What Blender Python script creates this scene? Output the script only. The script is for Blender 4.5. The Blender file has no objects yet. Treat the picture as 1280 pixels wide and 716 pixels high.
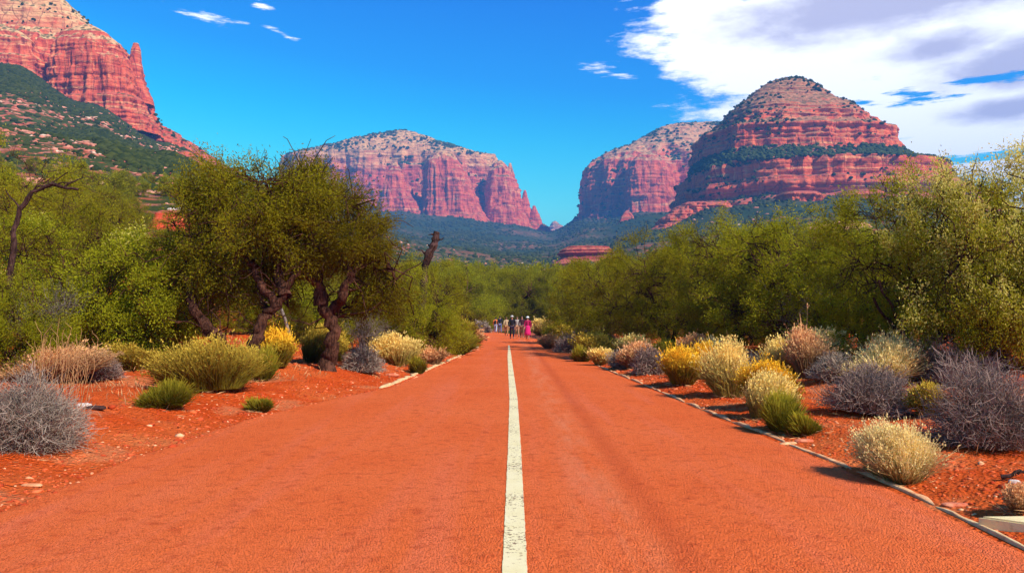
import bpy, bmesh, math, random
import numpy as np
from mathutils import Vector
R = math.radians
rng = np.random.default_rng(7)
random.seed(7)
scene = bpy.context.scene
COL = scene.collection
W, H, F = 1280.0, 716.0, 1005.0
EYE = 1.6
PITCH = math.atan(40.0 / F)

# ------------------------------------------------------------------ camera
cam_d = bpy.data.cameras.new('camera')
cam = bpy.data.objects.new('camera', cam_d)
COL.objects.link(cam)
cam.location = (0, 0, EYE)
cam.rotation_euler = (R(90) + PITCH, 0, 0)
cam_d.sensor_width = 36.0
cam_d.lens = F / W * 36.0
cam_d.clip_start = 0.1
cam_d.clip_end = 30000
scene.camera = cam


def ray(px, py):
    """direction (tx, tz) per metre of y"""
    a, b = (px - W / 2) / F, (H / 2 - py) / F
    c, s = math.cos(PITCH), math.sin(PITCH)
    y = c - b * s
    z = s + b * c
    return a / y, z / y


def wx(px, D, py=398):
    return ray(px, py)[0] * D


def wz(py, D):
    return EYE + ray(640, py)[1] * D


# ------------------------------------------------------------------ noise
def _hash(ix, iy, iz, seed):
    h = (ix.astype(np.int64) * 374761393 + iy.astype(np.int64) * 668265263 + iz.astype(np.int64) * 2147483647 + seed * 974634777) & 0xFFFFFFFF
    h = ((h ^ (h >> 13)) * 1274126177) & 0xFFFFFFFF
    h = ((h ^ (h >> 16)) * 2246822519) & 0xFFFFFFFF
    return ((h ^ (h >> 15)) & 0xFFFFFF) / float(0xFFFFFF)


def vnoise(x, y, z=0.0, seed=0):
    x, y, z = np.broadcast_arrays(np.asarray(x, float), np.asarray(y, float), np.asarray(z, float))
    xi, yi, zi = np.floor(x), np.floor(y), np.floor(z)
    fx, fy, fz = x - xi, y - yi, z - zi
    fx, fy, fz = fx * fx * (3 - 2 * fx), fy * fy * (3 - 2 * fy), fz * fz * (3 - 2 * fz)
    r = 0
    for a in (0, 1):
        for b in (0, 1):
            for c in (0, 1):
                w = (fx if a else 1 - fx) * (fy if b else 1 - fy) * (fz if c else 1 - fz)
                r = r + w * _hash(xi + a, yi + b, zi + c, seed)
    return r * 2 - 1


def fbm(x, y, z=0.0, seed=0, oct=4):
    r, a, f = 0, 0.5, 1.0
    for i in range(oct):
        r = r + a * vnoise(x * f, y * f, np.asarray(z) * f, seed + i * 17)
        a *= 0.5
        f *= 2.03
    return r


def sstep(a, b, x):
    t = np.clip((x - a) / (b - a), 0, 1)
    return t * t * (3 - 2 * t)


# ------------------------------------------------------------------ tags and mesh helpers
def tag(o, label=None, cat=None, group=None, kind=None):
    if label: o['label'] = label
    if cat: o['category'] = cat
    if group: o['group'] = group
    if kind: o['kind'] = kind
    return o


def empty(name, loc=(0, 0, 0), rz=0.0, sc=1.0):
    o = bpy.data.objects.new(name, None)
    o.empty_display_size = 0.2
    COL.objects.link(o)
    o.location = loc
    o.rotation_euler = (0, 0, rz)
    o.scale = (sc, sc, sc)
    return o


def mesh_np(name, verts, faces, attrs=None, smooth=False):
    """faces: (n,k) int array or list of such arrays"""
    me = bpy.data.meshes.new(name)
    verts = np.asarray(verts, dtype=np.float32)
    if not isinstance(faces, list): faces = [faces]
    faces = [np.asarray(f, dtype=np.int32) for f in faces if len(f)]
    nl = sum(f.size for f in faces)
    npoly = sum(len(f) for f in faces)
    me.vertices.add(len(verts))
    me.vertices.foreach_set('co', verts.ravel())
    me.loops.add(nl)
    me.loops.foreach_set('vertex_index', np.concatenate([f.ravel() for f in faces]))
    me.polygons.add(npoly)
    tot = np.concatenate([np.full(len(f), f.shape[1], dtype=np.int32) for f in faces])
    st = np.concatenate([[0], np.cumsum(tot)[:-1]]).astype(np.int32)
    me.polygons.foreach_set('loop_start', st)
    me.polygons.foreach_set('loop_total', tot)
    if smooth:
        me.polygons.foreach_set('use_smooth', np.ones(npoly, dtype=bool))
    if attrs:
        for k, v in attrs.items():
            a = me.attributes.new(k, 'FLOAT', 'POINT')
            a.data.foreach_set('value', np.asarray(v, dtype=np.float32))
    me.update(calc_edges=True)
    return me


def obj(name, me, mat=None, parent=None, loc=(0, 0, 0)):
    o = bpy.data.objects.new(name, me)
    COL.objects.link(o)
    if mat is not None and len(me.materials) == 0:
        me.materials.append(mat)
    if parent is not None: o.parent = parent
    o.location = loc
    return o


def copy_tree(o, parent=None):
    c = o.copy()
    COL.objects.link(c)
    c.parent = parent
    for ch in list(o.children):
        copy_tree(ch, c)
    return c


# ------------------------------------------------------------------ materials
class NT:
    def __init__(s, name):
        s.m = bpy.data.materials.new(name)
        s.m.use_nodes = True
        s.t = s.m.node_tree
        s.t.nodes.clear()
        s.out = s.t.nodes.new('ShaderNodeOutputMaterial')

    def n(s, typ, **kw):
        nd = s.t.nodes.new(typ)
        for k, v in kw.items():
            if k.startswith('i_'):
                key = k[2:]
                key = int(key) if key.isdigit() else key.replace('_', ' ')
                s.set(nd, key, v)
            else:
                setattr(nd, k, v)
        return nd

    def set(s, nd, key, v):
        if isinstance(v, bpy.types.NodeSocket):
            s.t.links.new(v, nd.inputs[key])
        else:
            nd.inputs[key].default_value = v

    def math(s, op, a, b=0.0, c=0.0, clamp=False):
        nd = s.n('ShaderNodeMath', operation=op, use_clamp=clamp)
        s.set(nd, 0, a); s.set(nd, 1, b)
        if op in ('MULTIPLY_ADD', 'SMOOTH_MIN'): s.set(nd, 2, c)
        return nd.outputs[0]

    def mix(s, f, a, b, mode='MIX'):
        nd = s.n('ShaderNodeMix', data_type='RGBA', blend_type=mode)
        s.set(nd, 0, f)
        s.set(nd, 6, a if isinstance(a, bpy.types.NodeSocket) else (*a, 1))
        s.set(nd, 7, b if isinstance(b, bpy.types.NodeSocket) else (*b, 1))
        return nd.outputs[2]

    def ramp(s, f, stops, interp='LINEAR'):
        nd = s.n('ShaderNodeValToRGB')
        cr = nd.color_ramp
        cr.interpolation = interp
        while len(cr.elements) < len(stops): cr.elements.new(0.5)
        for e, (p, c) in zip(cr.elements, stops):
            e.position = p
            e.color = (*c, 1) if not isinstance(c, float) else (c, c, c, 1)
        s.set(nd, 0, f)
        return nd.outputs[0]

    def mrange(s, v, a, b, c=0.0, d=1.0, smooth=False):
        nd = s.n('ShaderNodeMapRange', interpolation_type='SMOOTHSTEP' if smooth else 'LINEAR')
        s.set(nd, 0, v)
        for i, q in zip((1, 2, 3, 4), (a, b, c, d)): s.set(nd, i, q)
        return nd.outputs[0]

    def noise(s, vec, scale, detail=4, rough=0.55, dist=0.0):
        nd = s.n('ShaderNodeTexNoise')
        s.set(nd, 'Vector', vec); s.set(nd, 'Scale', scale); s.set(nd, 'Detail', detail)
        s.set(nd, 'Roughness', rough); s.set(nd, 'Distortion', dist)
        return nd.outputs[0]

    def voro(s, vec, scale, feature='F1', rand=1.0):
        nd = s.n('ShaderNodeTexVoronoi', feature=feature)
        s.set(nd, 'Vector', vec); s.set(nd, 'Scale', scale); s.set(nd, 'Randomness', rand)
        return nd

    def scale_vec(s, vec, sc):
        nd = s.n('ShaderNodeVectorMath', operation='MULTIPLY')
        s.set(nd, 0, vec); nd.inputs[1].default_value = sc
        return nd.outputs[0]

    def pos(s):
        return s.n('ShaderNodeNewGeometry').outputs['Position']

    def objco(s):
        return s.n('ShaderNodeTexCoord').outputs['Object']

    def attr(s, name):
        return s.n('ShaderNodeAttribute', attribute_name=name).outputs['Fac']

    def bump(s, h, strength, dist):
        nd = s.n('ShaderNodeBump')
        s.set(nd, 'Height', h); nd.inputs['Strength'].default_value = strength; nd.inputs['Distance'].default_value = dist
        return nd.outputs[0]

    def surf(s, col, rough=0.9, normal=None, spec=0.2):
        b = s.n('ShaderNodeBsdfPrincipled')
        s.set(b, 'Base Color', col if isinstance(col, bpy.types.NodeSocket) else (*col, 1))
        s.set(b, 'Roughness', rough)
        s.set(b, 'Specular IOR Level', spec)
        if normal is not None: s.set(b, 'Normal', normal)
        s.t.links.new(b.outputs[0], s.out.inputs[0])
        return s.m


def mat_plain(name, c, rough=0.85, var=0.25, scale=40):
    t = NT(name)
    n = t.noise(t.objco(), scale, 3)
    f = t.mrange(n, 0.3, 0.7, 1 - var, 1 + var)
    mul = t.mix(0.0, c, (1, 1, 1))
    nd = t.n('ShaderNodeVectorMath', operation='SCALE')
    t.set(nd, 0, mul); t.set(nd, 'Scale', f)
    return t.surf(nd.outputs[0], rough, t.bump(n, 0.3, 0.01))


def mat_rock(name, warm=0.0, veg=1.0, sc=1.0, lo=0.0, hi=1000.0, red=((0.50, 0.060, 0.032), (0.72, 0.145, 0.060), (0.84, 0.34, 0.15)), cream=(0.80, 0.46, 0.22)):
    """layered sandstone: red beds below, paler beds above, scrub green on level ground"""
    t = NT(name)
    p = t.pos()
    st = t.noise(t.scale_vec(p, (0.004 * sc, 0.004 * sc, 0.11 * sc)), 1.0, 8, 0.62, 0.25)
    st2 = t.noise(t.scale_vec(p, (0.010 * sc, 0.010 * sc, 0.42 * sc)), 1.0, 5, 0.6)
    n1 = t.noise(p, 0.02 * sc, 6, 0.6)
    n2 = t.noise(p, 0.11 * sc, 6, 0.65)
    # near-vertical weathering streaks
    vs = t.noise(t.scale_vec(p, (0.09 * sc, 0.09 * sc, 0.006 * sc)), 1.0, 5, 0.6)
    z = t.n('ShaderNodeSeparateXYZ'); t.set(z, 0, p)
    hz = t.mrange(z.outputs[2], lo, hi)
    c = t.ramp(t.math('ADD', t.math('MULTIPLY', st, 0.75), t.math('MULTIPLY', n1, 0.25)),
               [(0.30, red[0]), (0.47, red[1]), (0.55, red[0]), (0.60, red[2]), (0.72, red[1])])
    c = t.mix(t.mrange(st2, 0.55, 0.72), c, (red[0][0] * 0.55, red[0][1] * 0.6, red[0][2] * 0.6))
    c = t.mix(t.math('MULTIPLY', t.mrange(vs, 0.55, 0.7), 0.5), c, (red[2][0] * 0.95, red[2][1] * 1.1, red[2][2] * 1.1))
    c = t.mix(t.math('MULTIPLY', t.mrange(vs, 0.46, 0.34), 0.7), c, (0.19, 0.025, 0.03))
    up = t.math('ADD', hz, t.math('MULTIPLY', t.math('SUBTRACT', n1, 0.5), 0.55))
    creamc = t.mix(t.mrange(st2, 0.42, 0.6), cream, (cream[0] * 0.55, cream[1] * 0.36, cream[2] * 0.36))
    c = t.mix(t.mrange(up, 0.62 - warm, 0.80 - warm), c, creamc)
    nrm = t.n('ShaderNodeNewGeometry').outputs['Normal']
    sn = t.n('ShaderNodeSeparateXYZ'); t.set(sn, 0, nrm)
    slope = t.math('ADD', sn.outputs[2], t.math('MULTIPLY', t.math('SUBTRACT', n2, 0.5), 0.5))
    flat = t.mrange(slope, 0.50, 0.68)
    vor = t.voro(t.n('ShaderNodeVectorMath', operation='ADD', i_0=p, i_1=t.scale_vec(t.n('ShaderNodeTexNoise', i_Vector=p, i_Scale=0.05 * sc).outputs[1], (14 / sc, 14 / sc, 14 / sc))).outputs[0], 0.085 * sc)
    spots = t.mrange(t.math('ADD', vor.outputs['Distance'], t.math('MULTIPLY', n1, 0.7)), 0.88, 0.72)
    slopec = t.mix(t.mrange(n2, 0.35, 0.65), (cream[0] * .55, cream[1] * .5, cream[2] * .5), (cream[0] * .95, cream[1] * 1.05, cream[2] * 1.1))
    slopec = t.mix(t.mrange(hz, 0.55, 0.3), slopec, (0.50, 0.12, 0.07))
    vegc = t.mix(n2, (0.030, 0.050, 0.015), (0.075, 0.085, 0.02))
    slopec = t.mix(t.math('MULTIPLY', spots, veg), slopec, vegc)
    c = t.mix(flat, c, slopec)
    hgt = t.math('ADD', t.math('MULTIPLY', st, 0.5), t.math('ADD', t.math('MULTIPLY', st2, 0.45), t.math('MULTIPLY', n2, 0.5)))
    vorc = t.voro(t.scale_vec(p, (0.035 * sc, 0.035 * sc, 0.007 * sc)), 1.0, 'DISTANCE_TO_EDGE')
    crk = t.mrange(vorc.outputs['Distance'], 0.0, 0.05, 0, 1)
    c = t.mix(t.math('MULTIPLY', t.math('MULTIPLY', t.math('SUBTRACT', 1.0, crk), t.math('SUBTRACT', 1.0, flat)), t.mrange(n1, 0.42, 0.6, 0.0, 0.8)), c, (0.10, 0.015, 0.02))
    hgt = t.math('ADD', hgt, t.math('MULTIPLY', crk, t.math('MULTIPLY', t.math('SUBTRACT', 1.0, flat), 0.15)))
    return t.surf(c, 0.95, t.bump(hgt, 0.9, 7.0 / sc), 0.1)


def mat_ground():
    t = NT('red_soil')
    p = t.pos()
    s = t.n('ShaderNodeSeparateXYZ'); t.set(s, 0, p)
    y = s.outputs[1]
    n0 = t.noise(p, 0.35, 5, 0.6)
    n1 = t.noise(p, 2.2, 6, 0.65)
    n2 = t.noise(p, 14.0, 6, 0.7)
    n3 = t.noise(p, 60.0, 3, 0.7)
    near = t.ramp(n0, [(0.30, (0.64, 0.068, 0.009)), (0.48, (0.77, 0.100, 0.014)), (0.60, (0.84, 0.155, 0.032)), (0.72, (0.87, 0.25, 0.075))])
    near = t.mix(t.math('MULTIPLY', t.mrange(n1, 0.52, 0.68), 0.55), near, (0.88, 0.20, 0.055))
    near = t.mix(t.math('MULTIPLY', t.mrange(n2, 0.58, 0.72), 0.5), near, (0.92, 0.34, 0.12))
    near = t.mix(t.math('MULTIPLY', t.mrange(n2, 0.44, 0.30), 0.7), near, (0.34, 0.035, 0.01))
    near = t.mix(t.math('MULTIPLY', t.mrange(n3, 0.60, 0.75), 0.4), near, (0.35, 0.06, 0.02))
    dust = t.noise(p, 0.9, 5, 0.6)
    near = t.mix(t.math('MULTIPLY', t.mrange(dust, 0.54, 0.64), 0.55), near, (0.86, 0.30, 0.12))
    # far ground: scrub, red soil, pale rubble
    f0 = t.noise(p, 0.012, 5, 0.6)
    f1 = t.noise(p, 0.07, 6, 0.7)
    f2 = t.noise(p, 0.3, 4, 0.7)
    vor = t.voro(p, 0.16)
    far = t.mix(t.mrange(f1, 0.4, 0.62), (0.42, 0.085, 0.04), (0.52, 0.22, 0.15))
    sp = t.mrange(t.math('ADD', t.math('MULTIPLY', vor.outputs['Distance'], 0.8), t.math('ADD', f0, f2)), 1.58, 1.40)
    veg = t.mix(f2, (0.030, 0.045, 0.008), (0.085, 0.10, 0.018))
    far = t.mix(sp, far, veg)
    pale = t.mrange(t.math('ADD', f2, t.math('MULTIPLY', f1, 0.6)), 0.98, 1.06)
    far = t.mix(t.math('MULTIPLY', pale, 0.5), far, (0.66, 0.36, 0.24))
    wood = t.attr('wooded')
    far = t.mix(wood, far, t.mix(f1, (0.018, 0.042, 0.018), (0.05, 0.075, 0.022)))
    c = t.mix(t.mrange(y, 45, 90, 0, 1, True), near, far)
    hgt = t.math('ADD', t.math('MULTIPLY', n1, 1.2), t.math('ADD', t.math('MULTIPLY', n2, 0.6), t.math('MULTIPLY', n3, 0.22)))
    peb = t.voro(p, 22.0, 'SMOOTH_F1')
    hgt = t.math('ADD', hgt, t.math('MULTIPLY', t.mrange(peb.outputs['Distance'], 0.5, 0.1), 0.35))
    return t.surf(c, 0.95, t.bump(hgt, 1.0, 0.13), 0.05)


def mat_road():
    t = NT('red_asphalt')
    p = t.pos()
    s = t.n('ShaderNodeSeparateXYZ'); t.set(s, 0, p)
    x, y = s.outputs[0], s.outputs[1]
    big = t.noise(p, 0.5, 5, 0.6)
    strk = t.noise(t.scale_vec(p, (1.6, 0.10, 1)), 1.0, 5, 0.6)
    mid = t.noise(p, 7.0, 5, 0.6)
    chip = t.voro(p, 62.0, 'F1')
    ck = t.voro(t.scale_vec(p, (1, 0.75, 1)), 38.0, 'DISTANCE_TO_EDGE')
    fine = t.noise(p, 44.0, 4, 0.7)
    c = t.ramp(big, [(0.3, (0.86, 0.150, 0.034)), (0.5, (0.90, 0.170, 0.042)), (0.7, (0.92, 0.190, 0.054))])
    c = t.mix(t.math('MULTIPLY', t.mrange(strk, 0.5, 0.66), 0.6), c, (0.90, 0.20, 0.085))
    c = t.mix(t.math('MULTIPLY', t.mrange(mid, 0.53, 0.68), 0.5), c, (0.55, 0.065, 0.018))
    c = t.mix(t.math('MULTIPLY', t.mrange(fine, 0.55, 0.67), 0.65), c, (0.28, 0.030, 0.010))
    c = t.mix(t.math('MULTIPLY', t.mrange(fine, 0.43, 0.34), 0.5), c, (0.95, 0.26, 0.12))
    # dust worn pale beside the line where wheels run
    wheel = t.math('ABSOLUTE', t.math('SUBTRACT', x, 0.75))
    wf = t.math('MULTIPLY', t.mrange(wheel, 0.42, 0.0, 0, 1, True), t.mrange(t.noise(t.scale_vec(p, (3, 0.5, 1)), 1.2, 5, 0.65), 0.42, 0.66))
    c = t.mix(t.math('MULTIPLY', wf, 0.42), c, (0.90, 0.33, 0.16))
    w2 = t.math('ABSOLUTE', t.math('SUBTRACT', x, 1.15))
    c = t.mix(t.math('MULTIPLY', t.mrange(w2, 0.22, 0.0, 0, 1, True), 0.30), c, (0.50, 0.06, 0.02))
    h = t.math('ADD', t.mrange(chip.outputs['Distance'], 0.0, 0.6, 1, 0), t.math('MULTIPLY', fine, 1.1))
    h = t.math('ADD', h, t.math('MULTIPLY', mid, 0.9))
    h = t.math('ADD', h, t.math('MULTIPLY', t.mrange(ck.outputs['Distance'], 0.0, 0.12), 0.35))
    return t.surf(c, 0.85, t.bump(h, 0.9, 0.018), 0.04)


def mat_paint():
    t = NT('worn_cream_paint')
    p = t.pos()
    n = t.noise(p, 26.0, 6, 0.7)
    n2 = t.noise(p, 5.0, 3, 0.6)
    n3 = t.noise(p, 1.1, 2, 0.5)
    c = t.mix(t.mrange(n2, 0.3, 0.7), (0.76, 0.65, 0.33), (0.82, 0.72, 0.42))
    c = t.mix(t.math('MULTIPLY', t.mrange(n, 0.5, 0.7), 0.3), c, (0.66, 0.44, 0.22))
    wear = t.mrange(t.math('ADD', n, t.math('MULTIPLY', n3, 0.42)), 0.80, 0.82)
    c = t.mix(wear, c, (0.16, 0.055, 0.03))
    fine = t.noise(p, 75.0, 3, 0.65)
    return t.surf(c, 0.7, t.bump(t.math('SUBTRACT', fine, wear), 0.5, 0.006), 0.3)


def mat_leaf(name, dark, light, trans=0.35, hue2=None):
    t = NT(name)
    f = t.attr('tint')
    p = t.objco()
    n = t.noise(p, 0.9, 3, 0.6)
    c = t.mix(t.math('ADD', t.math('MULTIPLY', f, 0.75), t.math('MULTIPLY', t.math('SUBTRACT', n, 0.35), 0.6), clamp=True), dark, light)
    if hue2:
        c = t.mix(t.mrange(f, *((0.55, 0.75) if 'gold' in name else (0.86, 0.95))), c, hue2)
    oi = t.n('ShaderNodeObjectInfo')
    hs = t.n('ShaderNodeHueSaturation')
    t.set(hs, 'Color', c)
    t.set(hs, 'Value', t.mrange(oi.outputs['Random'], 0, 1, 0.82, 1.2))
    t.set(hs, 'Hue', t.mrange(oi.outputs['Random'], 0, 1, 0.488, 0.507))
    c = hs.outputs[0]
    d = t.n('ShaderNodeBsdfDiffuse'); t.set(d, 0, c)
    tr = t.n('ShaderNodeBsdfTranslucent'); t.set(tr, 0, c)
    mx = t.n('ShaderNodeMixShader'); mx.inputs[0].default_value = trans
    t.t.links.new(d.outputs[0], mx.inputs[1]); t.t.links.new(tr.outputs[0], mx.inputs[2])
    t.t.links.new(mx.outputs[0], t.out.inputs[0])
    return t.m


def mat_blade(name, base, tip, lo=0.15, hi=0.75, trans=0.25, tip2=None):
    """stems whose own colour changes from the root (t=0) to the tip (t=1)"""
    t = NT(name)
    a = t.attr('along')
    v = t.attr('tint')
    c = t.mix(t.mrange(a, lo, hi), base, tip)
    if tip2: c = t.mix(t.mrange(v, 0.55, 0.9), c, tip2)
    nd = t.n('ShaderNodeVectorMath', operation='SCALE')
    t.set(nd, 0, c); t.set(nd, 'Scale', t.mrange(v, 0, 1, 0.7, 1.25))
    c = nd.outputs[0]
    d = t.n('ShaderNodeBsdfDiffuse'); t.set(d, 0, c)
    tr = t.n('ShaderNodeBsdfTranslucent'); t.set(tr, 0, c)
    mx = t.n('ShaderNodeMixShader'); mx.inputs[0].default_value = trans
    t.t.links.new(d.outputs[0], mx.inputs[1]); t.t.links.new(tr.outputs[0], mx.inputs[2])
    t.t.links.new(mx.outputs[0], t.out.inputs[0])
    return t.m


def mat_bark(name, a=(0.030, 0.011, 0.007), b=(0.13, 0.055, 0.032)):
    t = NT(name)
    p = t.objco()
    n = t.noise(t.scale_vec(p, (1, 1, 0.25)), 22.0, 6, 0.7)
    n2 = t.noise(p, 3.0, 3)
    c = t.mix(t.mrange(n, 0.42, 0.66), a, b)
    c = t.mix(t.mrange(n2, 0.55, 0.75), c, (b[0] * 1.5, b[1] * 1.5, b[2] * 1.6))
    return t.surf(c, 0.95, t.bump(n, 1.0, 0.05), 0.1)


def mat_stone(name, a, b, scale=14):
    t = NT(name)
    p = t.pos()
    n = t.noise(p, scale, 6, 0.7)
    n2 = t.noise(p, scale * 4, 4, 0.7)
    c = t.mix(t.mrange(n, 0.38, 0.62), a, b)
    c = t.mix(t.math('MULTIPLY', t.mrange(n2, 0.55, 0.7), 0.5), c, (a[0] * 0.5, a[1] * 0.45, a[2] * 0.4))
    return t.surf(c, 0.9, t.bump(t.math('ADD', n, t.math('MULTIPLY', n2, 0.5)), 0.7, 0.02), 0.2)


def mat_pebble(name, a, b, c3):
    t = NT(name)
    f = t.attr('tint')
    c = t.ramp(f, [(0.0, a), (0.85, b), (0.98, c3), (1.0, c3)])
    n = t.noise(t.pos(), 60, 4, 0.7)
    return t.surf(c, 0.95, t.bump(n, 0.5, 0.01), 0.15)


M = dict(
    ground=mat_ground(), road=mat_road(), paint=mat_paint(),
    leaf=mat_leaf('olive_leaf', (0.18, 0.178, 0.008), (0.46, 0.43, 0.02), 0.5),
    leaf_dark=mat_leaf('dark_olive_leaf', (0.12, 0.11, 0.006), (0.38, 0.33, 0.016), 0.5),
    leaf_bright=mat_leaf('bright_leaf', (0.20, 0.22, 0.008), (0.52, 0.52, 0.025), 0.5, (0.80, 0.70, 0.16)),
    leaf_sunlit_gold=mat_leaf('gold_leaf', (0.20, 0.205, 0.010), (0.58, 0.55, 0.03), 0.5, (0.92, 0.84, 0.22)),  # pale yellow paints sunlight into the colour of the upper leaves
    leaf_grey=mat_leaf('grey_twig_leaf', (0.10, 0.085, 0.075), (0.30, 0.26, 0.22), 0.15),
    bark=mat_bark('dark_bark'), greybark=mat_bark('grey_bark', (0.10, 0.07, 0.06), (0.38, 0.31, 0.26)),
    b_grey=mat_blade('grey_stem', (0.11, 0.08, 0.06), (0.33, 0.26, 0.20), 0.1, 0.9, 0.1),
    b_purple=mat_blade('purple_grey_stem', (0.10, 0.065, 0.05), (0.29, 0.205, 0.165), 0.1, 0.9, 0.1),
    b_yellow=mat_blade('yellow_stem', (0.22, 0.17, 0.02), (0.95, 0.58, 0.04), 0.25, 0.72),
    b_pale=mat_blade('pale_straw_stem', (0.28, 0.22, 0.05), (0.95, 0.72, 0.22), 0.2, 0.7),
    b_cream=mat_blade('cream_straw_stem', (0.30, 0.23, 0.07), (0.92, 0.74, 0.32), 0.1, 0.6),
    b_pink=mat_blade('pinkish_straw_stem', (0.26, 0.15, 0.07), (0.88, 0.50, 0.22), 0.25, 0.8),
    b_olive=mat_blade('olive_stem', (0.13, 0.12, 0.010), (0.44, 0.36, 0.03), 0.2, 0.9),
    b_gold=mat_blade('golden_olive_stem', (0.17, 0.13, 0.015), (0.62, 0.44, 0.06), 0.2, 0.85),
    peb=mat_pebble('pebble', (0.42, 0.045, 0.012), (0.78, 0.15, 0.045), (0.85, 0.48, 0.24)),
    kerb=mat_stone('pale_kerb_stone', (0.68, 0.24, 0.09), (0.80, 0.52, 0.26), 7),
    kerb_clean=mat_stone('cream_kerb_stone', (0.66, 0.36, 0.16), (0.78, 0.60, 0.31), 6),
    slab=mat_stone('cream_slab', (0.78, 0.62, 0.30), (0.84, 0.70, 0.38), 3),
    palestone=mat_stone('white_stone', (0.55, 0.42, 0.34), (0.82, 0.74, 0.66), 12),
    redstone=mat_stone('red_stone', (0.55, 0.10, 0.04), (0.78, 0.30, 0.16), 9),
    darkwood=mat_bark('charred_wood', (0.03, 0.015, 0.012), (0.12, 0.06, 0.05)),
)

# ------------------------------------------------------------------ road edges (metres, functions of distance y)
def gpt(px, py):
    tx, tz = ray(px, py)
    d = -EYE / tz
    return tx * d, d


_R = [gpt(*q) for q in [(1420, 760), (1280, 691), (1160, 633), (1060, 588), (960, 547), (900, 524), (830, 493), (760, 464), (725, 449), (695, 434)]]
_L = [gpt(*q) for q in [(-140, 700), (0, 640), (100, 598), (200, 560), (330, 518), (430, 496), (490, 483), (560, 453), (600, 434)]]
_L = [(-5.2, -8.0), (-5.0, 2.0)] + _L + [(-2.0, 50), (-3.3, 62), (-5.0, 76), (-7.0, 92), (-13, 120), (-22, 150)]
_R = [(3.25, -8.0), (3.2, 2.0)] + _R + [(2.2, 58), (1.3, 75), (-1.0, 92), (-7.0, 120), (-15, 150)]
_Lx, _Ly = np.array(_L).T
_Rx, _Ry = np.array(_R).T


def xL(y): return np.interp(y, _Ly, _Lx)
def xR(y): return np.interp(y, _Ry, _Rx)


# ------------------------------------------------------------------ terrain height
TPX = np.array([-600, -200, 0, 100, 200, 290, 370, 470, 560, 640, 685, 740, 820, 900, 1000, 1100, 1200, 1300, 1500, 2000], float)
TROWS = {
    60:   [290, 310, 335, 345, 362, 382, 405, 420, 424, 425, 425, 424, 422, 418, 413, 410, 408, 406, 400, 395],
    120:  [215, 240, 268, 274, 288, 308, 345, 385, 407, 411, 411, 409, 402, 392, 383, 376, 373, 372, 370, 365],
    250:  [160, 190, 226, 230, 238, 258, 300, 350, 378, 386, 386, 380, 366, 350, 338, 332, 331, 331, 330, 330],
    500:  [80, 120, 160, 180, 206, 240, 275, 318, 338, 348, 348, 343, 328, 308, 294, 292, 298, 308, 315, 320],
    700:  [40, 60, 95, 140, 184, 224, 262, 306, 328, 336, 338, 332, 314, 294, 280, 280, 286, 299, 310, 318],
    850:  [10, 50, 84, 134, 184, 222, 255, 298, 316, 326, 328, 320, 300, 282, 268, 270, 278, 292, 305, 315],
    1120: [20, 50, 85, 145, 196, 240, 262, 298, 312, 320, 320, 312, 290, 262, 246, 244, 256, 285, 300, 310],
    1500: [60, 90, 140, 185, 220, 250, 268, 297, 306, 313, 312, 302, 284, 262, 250, 248, 262, 285, 300, 310],
    2050: [190, 190, 200, 220, 240, 250, 264, 274, 285, 297, 301, 283, 266, 262, 262, 266, 280, 295, 305, 315],
    2350: [250, 240, 230, 235, 245, 252, 258, 262, 268, 282, 293, 270, 260, 262, 270, 280, 290, 300, 310, 320],
    3200: [330, 330, 330, 320, 300, 280, 272, 270, 274, 284, 294, 282, 276, 285, 300, 310, 320, 330, 340, 350],
    9000: [385] * 20,
}
_TD = np.array([18.0, 34.0] + sorted(TROWS))
_TX = np.array([ray(p, 398)[0] for p in TPX])
_TZ = [np.zeros(20), np.array([2.2, 1.6, 1.0, .8, .55, .35, .2, .08, 0, 0, 0, 0, .05, .15, .3, .4, .5, .6, .8, 1.2])]
for d in sorted(TROWS):
    _TZ.append(np.array([wz(p, d) for p in TROWS[d]]))
_TZ = np.array(_TZ)


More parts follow.
